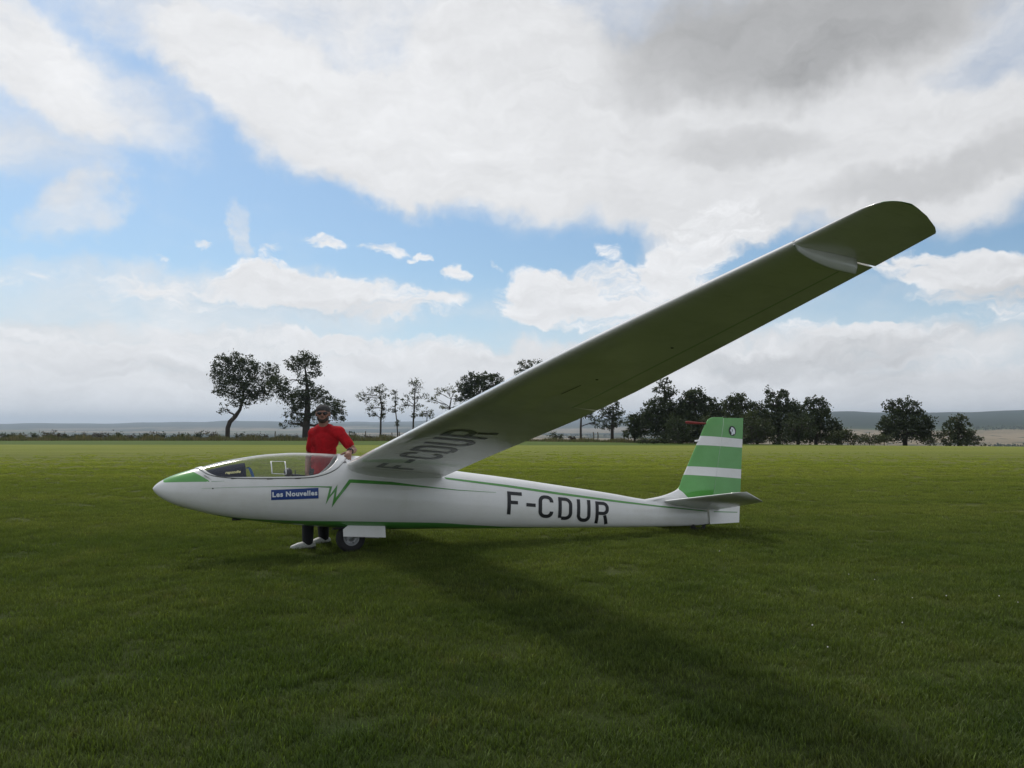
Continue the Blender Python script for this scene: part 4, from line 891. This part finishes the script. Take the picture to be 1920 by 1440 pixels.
# round black badge with a white bird's head
def badge_fn(s, h): return L3(s, (fin_T(h)(s) if s < HIN(h) else rud_T(h)(s)) + .0035, h)
BC, BR = (5.632, 1.409), .072
decal('badge', [(BC[0] + BR * .96 * math.cos(R(a)), BC[1] + BR * math.sin(R(a))) for a in range(0, 360, 12)], M_BLACK, rud, badge_fn, .03, .03, label='round black badge with a white head emblem')
hd = [(-.20, .78), (.25, .66), (.56, .32), (.68, -.08), (.62, -.48), (.38, -.72), (.12, -.58), (.02, -.80), (-.42, -.84), (-.30, -.52), (-.36, -.18), (-.58, -.10), (-.66, .12), (-.40, .40)]
decal('badge_emblem', [(BC[0] + x * BR, BC[1] + y * BR) for x, y in hd], M_TEXTW, rud, lambda s, h: badge_fn(s, h) + Vector((0, -.0025, 0)), .03, .03)
decal('badge_mark', [(BC[0] + x * BR, BC[1] + y * BR) for x, y in ((-.22, .42), (-.02, .30), (.06, .05), (-.05, -.18), (-.2, -.12), (-.12, .1))], M_BLACK, rud, lambda s, h: badge_fn(s, h) + Vector((0, -.005, 0)), .03, .03)
# tailplanes
def tail_mesh(sgn):
    ys = [.03, .10, .3, .6, .9, 1.15, 1.24, 1.275, 1.29]; V = []; n = 16; m = 2 * n
    for y in ys:
        t = (y - .1) / 1.15; le = 4.36 + .262 * t; te = 5.25 - .235 * t; hl = .435 + .028 * t; ht = .285 + .045 * t
        if y > 1.2: q = (y - 1.2) / .09; le += .10 * q * q; te -= .02 * q * q
        if y <= .1: le += .0
        for i in range(m):
            x = (1 - i / n) if i <= n else (i - n) / n; up = i <= n; xx = x * x; u, l = foil(xx); c = te - le
            hh = hl + (ht - hl) * xx + ((.5 * (u - l) if up else -.5 * (u - l)) * .62 * c) * (1 if y < 1.25 else .5); V.append(L3(le + c * xx, sgn * y, hh))
    me = mesh(V, grid_faces(len(ys), m, True) + [tuple(range(m)), tuple((len(ys) - 1) * m + k for k in range(m))])
    bm = bmesh.new(); bm.from_mesh(me); bmesh.ops.remove_doubles(bm, verts=bm.verts, dist=.0003); bmesh.ops.recalc_face_normals(bm, faces=bm.faces)
    for e in bm.edges:
        if len(e.link_faces) == 2 and e.calc_face_angle(0) > R(50): e.smooth = False
    bm.to_mesh(me); bm.free(); return me
for sgn in (1, -1):
    link('tailplane', tail_mesh(sgn), M_WHITE, glider)
decal('tailplane_slot', [(4.47, .425), (4.56, .418), (4.60, .40), (4.585, .375), (4.55, .395), (4.50, .372), (4.47, .38)], M_DARK, fus, lambda s, h: side(s, h, .004))
# probes on the fin
bm = bmesh.new(); tube_bm(bm, [L3(4.84, 0, 1.537), L3(4.85, 0, 1.537), L3(4.9, 0, 1.534), L3(5.0, 0, 1.528), L3(5.19, 0, 1.520)], [.010, .017, .021, .018, .012], 10); link('probe_cover', from_bm(bm), M_RED, glider)
bm = bmesh.new(); tube_bm(bm, [L3(4.975, 0, 1.268), L3(4.985, 0, 1.268), L3(5.03, 0, 1.272), L3(5.09, 0, 1.275)], [.010, .014, .013, .011], 10); link('pitot_tube', from_bm(bm), M_CLEARW, glider)
bm = bmesh.new(); tube_bm(bm, [L3(4.80, 0, .10), L3(4.83, 0, .03), L3(4.90, 0, .006), L3(4.98, 0, .03), L3(5.02, 0, .09)], [.03, .034, .034, .03, .02], 8); link('tail_skid', from_bm(bm), M_TYRE, glider)
bm = bmesh.new(); box_bm(bm, L3(5.0, 0, .088), (.19, .03, .012)); link('skid_spring', from_bm(bm), M_DARK, glider)
# main wheel
wh = empty('main_wheel', None, None, None); wh.parent = glider; wh.location = (0.0, 0, .168)
for k in ('category', 'label'):
    if k in wh: del wh[k]
def lathe(prof, n=40, axis_y=True):
    V = []
    for i in range(n):
        a = 2 * math.pi * i / n
        for r, y in prof: V.append((r * math.cos(a), y, r * math.sin(a)))
    m = len(prof); F = []
    for i in range(n):
        for k in range(m - 1): F.append((i * m + k, ((i + 1) % n) * m + k, ((i + 1) % n) * m + k + 1, i * m + k + 1))
    bm = bmesh.new(); bm.from_mesh(mesh(V, F)); bmesh.ops.recalc_face_normals(bm, faces=bm.faces); return from_bm(bm)
link('tyre', lathe([(.088, -.05), (.10, -.058), (.135, -.062), (.156, -.05), (.166, -.025), (.168, -.008), (.163, -.004), (.163, .004), (.168, .008), (.166, .025), (.156, .05), (.135, .062), (.10, .058), (.088, .05)]), M_TYRE, wh)
link('rim', lathe([(.0, -.05), (.022, -.05), (.024, -.035), (.05, -.026), (.072, -.034), (.084, -.052), (.092, -.054), (.09, -.04), (.075, 0), (.09, .04), (.092, .054), (.084, .052), (.072, .034), (.05, .026), (.024, .035), (.022, .05), (0, .05)]), M_RIM, wh)
bm = bmesh.new()
for s_ in (-1, 1):
    for k in range(4): 
        a = k * math.pi / 2 + .4; bmesh.ops.create_uvsphere(bm, u_segments=8, v_segments=6, radius=.007, matrix=Matrix.Translation((.056 * math.cos(a), s_ * .03, .056 * math.sin(a))))
link('wheel_bolts', from_bm(bm), M_DARK, wh)['kind'] = 'stuff'
bm = bmesh.new()
for s_ in (-1, 1): tube_bm(bm, [L3(0, s_ * .075, .168), L3(-.02, s_ * .078, .26), L3(-.05, s_ * .08, .36)], .014, 8)
tube_bm(bm, [L3(0, -.09, .168), L3(0, .09, .168)], .012, 8); link('wheel_fork', from_bm(bm), M_RIM, glider)
bm = bmesh.new(); box_bm(bm, L3(.02, 0, .285), (.42, .17, .02)); link('wheel_well', from_bm(bm), M_DARK, glider)
for sgn in (1, -1):
    V = []; poly = [(-.112, .268), (-.052, .312), (.384, .290), (.379, .149), (-.114, .186)]
    bm = bmesh.new()
    for yy in (.0, .012): V.append([bm.verts.new(L3(s, sgn * (.112 + yy + (.30 - h) * .22), h)) for s, h in poly])
    bm.faces.new(V[0]); bm.faces.new(V[1][::-1])
    for i in range(5): bm.faces.new((V[0][i], V[0][(i + 1) % 5], V[1][(i + 1) % 5], V[1][i]))
    bmesh.ops.recalc_face_normals(bm, faces=bm.faces); bmesh.ops.bevel(bm, geom=bm.edges[:], offset=.003, segments=1, affect='EDGES')
    link('gear_door', from_bm(bm), M_WHITE, glider, smooth=False)
for s, h in ((-1.517, .775),):
    bm = bmesh.new(); bmesh.ops.create_uvsphere(bm, u_segments=8, v_segments=6, radius=.008, matrix=Matrix.Translation(side(s, h, 0))); link('static_port', from_bm(bm), M_DARK, fus)
bm = bmesh.new(); box_bm(bm, L3(-1.26, 0, BOT(-1.26) - .004), (.09, .05, .03), bevel=.006); link('tow_hook', from_bm(bm), M_DARK, glider)
for s in (-1.30, -.93, -.63):                         # canopy latches in the seam
    bm = bmesh.new(); p = side(s, seam_h(s) + .001, 0); box_bm(bm, p, (.06, .010, .007)); link('canopy_latch', from_bm(bm), M_DARK, canopy)

# ------------------------------------------------------------------ PERSON
PX, PD = at(603, 800, 10.0).x, 10.02
person = empty('person', (PX, PD, 0), 'bearded man in red T-shirt, grey cap and sunglasses leaning on the glider', 'person')
def q(px, py, D): return at(px, py, D) - Vector((PX, PD, 0))
def voxel(bm, vox, sm_=2, name='x', material=None, parent=None):
    me = from_bm(bm); o = bpy.data.objects.new('tmp', me); COL.objects.link(o)
    m1 = o.modifiers.new('r', 'REMESH'); m1.mode = 'VOXEL'; m1.voxel_size = vox
    m2 = o.modifiers.new('s', 'SMOOTH'); m2.iterations = sm_; m2.factor = .5
    dg = bpy.context.evaluated_depsgraph_get(); dg.update(); res = bpy.data.meshes.new_from_object(o.evaluated_get(dg)); bpy.data.objects.remove(o)
    return link(name, res, material, parent)
def limb(bm, pts, rad, seg=14, flat=1.0):
    """rounded chain with interpolated points and round ends"""
    P, Rr = [Vector(p) for p in pts], list(rad); out, ro = [], []
    for i in range(len(P) - 1):
        for k in range(4): t = k / 4; out.append(P[i].lerp(P[i + 1], t)); ro.append(Rr[i] + (Rr[i + 1] - Rr[i]) * t)
    out.append(P[-1]); ro.append(Rr[-1])
    tube_bm(bm, out, ro, seg, flat=flat)
    for p, r in ((out[0], ro[0]), (out[-1], ro[-1])): bmesh.ops.create_uvsphere(bm, u_segments=12, v_segments=8, radius=r * .98, matrix=Matrix.Translation(p))
def ell(bm, c, s, rot=None): bmesh.ops.create_uvsphere(bm, u_segments=20, v_segments=14, radius=1, matrix=Matrix.Translation(c) @ (rot.to_4x4() if rot else Matrix()) @ Matrix.Diagonal((*s, 1)))
HIPC = Vector((0, 0, .93)); CHEST = q(609, 0, 10.0); CHEST.z = 1.30; NECK = q(607, 0, 9.98); NECK.z = 1.475; HEAD = q(605.5, 776, 9.94)
RSH, LSH = q(589, 813, 10.02), q(636, 811, 9.98)
REL, RWR = q(579, 858, 10.06), q(576, 886, 9.93)
LEL = q(663, 845, 9.93); LWR = GM @ L3(.010, .06, 1.172) - Vector((PX, PD, 0))
RHIP, LHIP = Vector((-.095, 0, .90)), Vector((.095, .0, .90))
RKN, RAN = q(578, 0, 9.86), q(577, 1015, 9.86); RKN.z = .50; LKN, LAN = q(604, 0, 10.12), q(607, 1011, 10.28); LKN.z = .50
RAN.z, LAN.z = .10, .10
def body_core(bm, g=0.0, parts='all'):
    if parts in ('all', 'torso'):
        for z, rx, ry, c in ((.93, .138, .098, HIPC), (1.05, .128, .088, HIPC.lerp(CHEST, .33)), (1.17, .138, .092, HIPC.lerp(CHEST, .65)), (1.29, .155, .098, CHEST), (1.37, .138, .085, CHEST.lerp(NECK, .45))):
            ell(bm, Vector((c.x, c.y, z)), (rx + g, ry + g, .12 + g))
        limb(bm, [RSH, CHEST.lerp(NECK, .5), LSH], [.062 + g, .075 + g, .062 + g])
body = bmesh.new(); body_core(body)
limb(body, [NECK - Vector((0, 0, .06)), HEAD - Vector((0, -.01, .05))], [.062, .056])
limb(body, [RSH, REL, RWR], [.052, .042, .028]); limb(body, [LSH, LEL, LWR], [.052, .043, .029])
limb(body, [RHIP, RKN, RAN], [.09, .06, .042]); limb(body, [LHIP, LKN, LAN], [.09, .06, .042])
# head: skull, jaw, brow, nose, lips, ears, turned slightly towards the lens
hr_ = Matrix.Rotation(R(8), 3, 'Z')
def hd_(v): return HEAD + hr_ @ Vector(v)
ell(body, hd_((0, .012, .022)), (.074, .092, .088)); ell(body, hd_((0, -.018, -.040)), (.056, .070, .068)); ell(body, hd_((0, -.045, -.075)), (.036, .040, .034))
ell(body, hd_((0, -.076, .024)), (.052, .018, .014)); ell(body, hd_((0, -.096, -.018)), (.0135, .022, .016)); limb(body, [hd_((0, -.082, .018)), hd_((0, -.104, -.016))], [.008, .011], 8)
ell(body, hd_((0, -.087, -.052)), (.024, .010, .007)); ell(body, hd_((0, -.086, -.062)), (.020, .010, .007))
for s_ in (-1, 1):
    ell(body, hd_((s_ * .078, .01, -.005)), (.010, .019, .032), Matrix.Rotation(s_ * .3, 3, 'Z')); ell(body, hd_((s_ * .040, -.062, -.020)), (.022, .02, .018))
# hands: palm, four unequal bent fingers and a thumb
def hand(bm, wr, d, n_, side_, curl, sc=1.0):
    """wr wrist, d direction along the palm, n_ back-of-hand normal, side_ towards the thumb"""
    d, n_, side_ = d.normalized(), n_.normalized(), side_.normalized()
    limb(bm, [wr, wr + d * .045 * sc, wr + d * .085 * sc], [.027 * sc, .033 * sc, .034 * sc], flat=.55)
    for i, (o, L_) in enumerate(((.030, .068), (.010, .078), (-.010, .072), (-.029, .056))):
        p = wr + d * .082 * sc + side_ * o * sc; pts = [wr + d * .05 * sc + side_ * o * .8 * sc, p]; dir_ = d + side_ * o * 3
        for k in range(3):
            dir_ = (dir_ - n_ * curl[k]).normalized(); p = p + dir_ * L_ * sc * (.42, .32, .26)[k]; pts.append(p)
        limb(bm, pts, [.010 * sc, .0100 * sc, .0092 * sc, .0085 * sc, .007 * sc], 8)
    p = wr + d * .022 * sc + side_ * .024 * sc; limb(bm, [p, p + (d * .6 + side_ * .8) * .040 * sc, p + (d * .95 + side_ * .75) * .066 * sc, p + (d * 1.3 + side_ * .55 - n_ * .2) * .082 * sc], [.013 * sc, .012 * sc, .010 * sc, .008 * sc], 8)
tipv = GM @ L3(-.085, .225, 1.04) - Vector((PX, PD, 0)); hand(body, LWR, (tipv - LWR), Vector((-.1, -.55, .85)), Vector((-1, .1, .1)), (.22, .30, .25), 1.12)
hand(body, RWR, Vector((.0, .05, -1)), Vector((-.5, -.8, 0)), Vector((.6, -.8, 0)), (.2, .35, .35))
voxel(body, .0055, 3, 'body', M_SKIN, person)
# T-shirt
b = bmesh.new(); body_core(b, .018)
limb(b, [Vector((HIPC.x, HIPC.y, .90)), CHEST], [.138, .15], flat=.74)
limb(b, [CHEST.lerp(NECK, .3), NECK - Vector((0, 0, .035))], [.11, .068])
limb(b, [RSH, RSH.lerp(REL, .62)], [.066, .062]); limb(b, [LSH, LSH.lerp(LEL, .68)], [.068, .064])
for i in range(16):                                   # folds
    t = random.random(); p = Vector((random.uniform(-.13, .17), -.105 - .02 * random.random(), random.uniform(.95, 1.34))); limb(b, [p, p + Vector((random.uniform(-.08, .08), .004, random.uniform(-.10, -.02)))], [.010, .005], 6)
voxel(b, .008, 4, 'shirt', M_SHIRT, person)
b = bmesh.new(); ell(b, Vector((0, 0, .92)), (.168, .122, .10))
limb(b, [RHIP, RKN, RAN + Vector((0, 0, .0))], [.105, .078, .066]); limb(b, [LHIP, LKN, LAN + Vector((0, 0, .0))], [.105, .078, .066])
voxel(b, .01, 4, 'trousers', M_TROUS, person)
def shoe(name, an, toe, lab=None):
    d = (toe - an); d.z = 0; Ls = .27; d.normalize(); heel = Vector((an.x, an.y, 0)) - d * .06
    b = bmesh.new(); limb(b, [heel + Vector((0, 0, .048)), heel + d * .09 + Vector((0, 0, .058)), heel + d * .17 + Vector((0, 0, .046)), heel + d * .245 + Vector((0, 0, .034))], [.040, .044, .043, .030], flat=1)
    limb(b, [heel + d * .06 + Vector((0, 0, .06)), heel + d * .06 + Vector((0, 0, .10))], [.040, .042])
    o = voxel(b, .006, 3, 'shoe', M_SHOE, person)
    b = bmesh.new(); limb(b, [heel + Vector((0, 0, .014)), heel + d * .12 + Vector((0, 0, .013)), heel + d * .25 + Vector((0, 0, .016))], [.042, .046, .030], flat=.35); link('sole', from_bm(b), M_SOLE, o)
    sd_ = Vector((-d.y, d.x, 0)); b = bmesh.new()
    for k in range(4): c = heel + d * (.10 + .028 * k) + Vector((0, 0, .096 - .011 * k)); limb(b, [c - sd_ * .024 - Vector((0, 0, .008)), c, c + sd_ * .024 - Vector((0, 0, .008))], [.004, .004, .004], 6)
    for k in range(2): c = heel + d * (.07 + .05 * k) - sd_ * .046; limb(b, [c + Vector((0, 0, .07)), c + d * .03 + Vector((0, 0, .03))], [.006, .006], 6)
    link('laces', from_bm(b), M_SOLE, o)
shoe('shoe', RAN, q(538, 1030, 9.72)); shoe('shoe', LAN, q(578, 1020, 10.10))
# cap, sunglasses, beard, watch
b = bmesh.new(); ell(b, hd_((0, .014, .052)), (.083, .101, .064)); ell(b, hd_((0, .02, .038)), (.085, .104, .030)); voxel(b, .006, 3, 'cap', M_CAP, person)
b = bmesh.new()
for s_ in (-1, 1):
    ell(b, hd_((s_ * .034, -.090, .006)), (.029, .010, .019), hr_ @ Matrix.Rotation(s_ * .28, 3, 'Z')); limb(b, [hd_((s_ * .060, -.082, .012)), hd_((s_ * .083, .01, .008))], [.004, .0035], 6)
limb(b, [hd_((-.015, -.100, .012)), hd_((.015, -.100, .012))], [.004, .004], 6); link('sunglasses', from_bm(b), M_LENS, person)
b = bmesh.new(); ell(b, hd_((0, -.034, -.078)), (.051, .058, .034)); ell(b, hd_((0, -.094, -.040)), (.028, .007, .005))
for s_ in (-1, 1): ell(b, hd_((s_ * .056, -.004, -.050)), (.014, .030, .034)); ell(b, hd_((s_ * .046, -.04, -.062)), (.018, .034, .022))
voxel(b, .005, 2, 'beard', M_HAIR, person)
wd = (LWR - LEL).normalized(); wc = LWR - wd * .015; b = bmesh.new(); rr0 = []
ux = wd.cross(Vector((0, 0, 1))).normalized(); vx = ux.cross(wd)
tube_bm(b, [wc + (ux * math.cos(a) + vx * math.sin(a)) * .034 for a in (2 * math.pi * k / 20 for k in range(21))], .008, 8, cap=False)
box_bm(b, wc + vx * .020 - Vector((0, .028, 0)), (.034, .012, .034), bevel=.003); link('watch', from_bm(b), M_LENS, person)
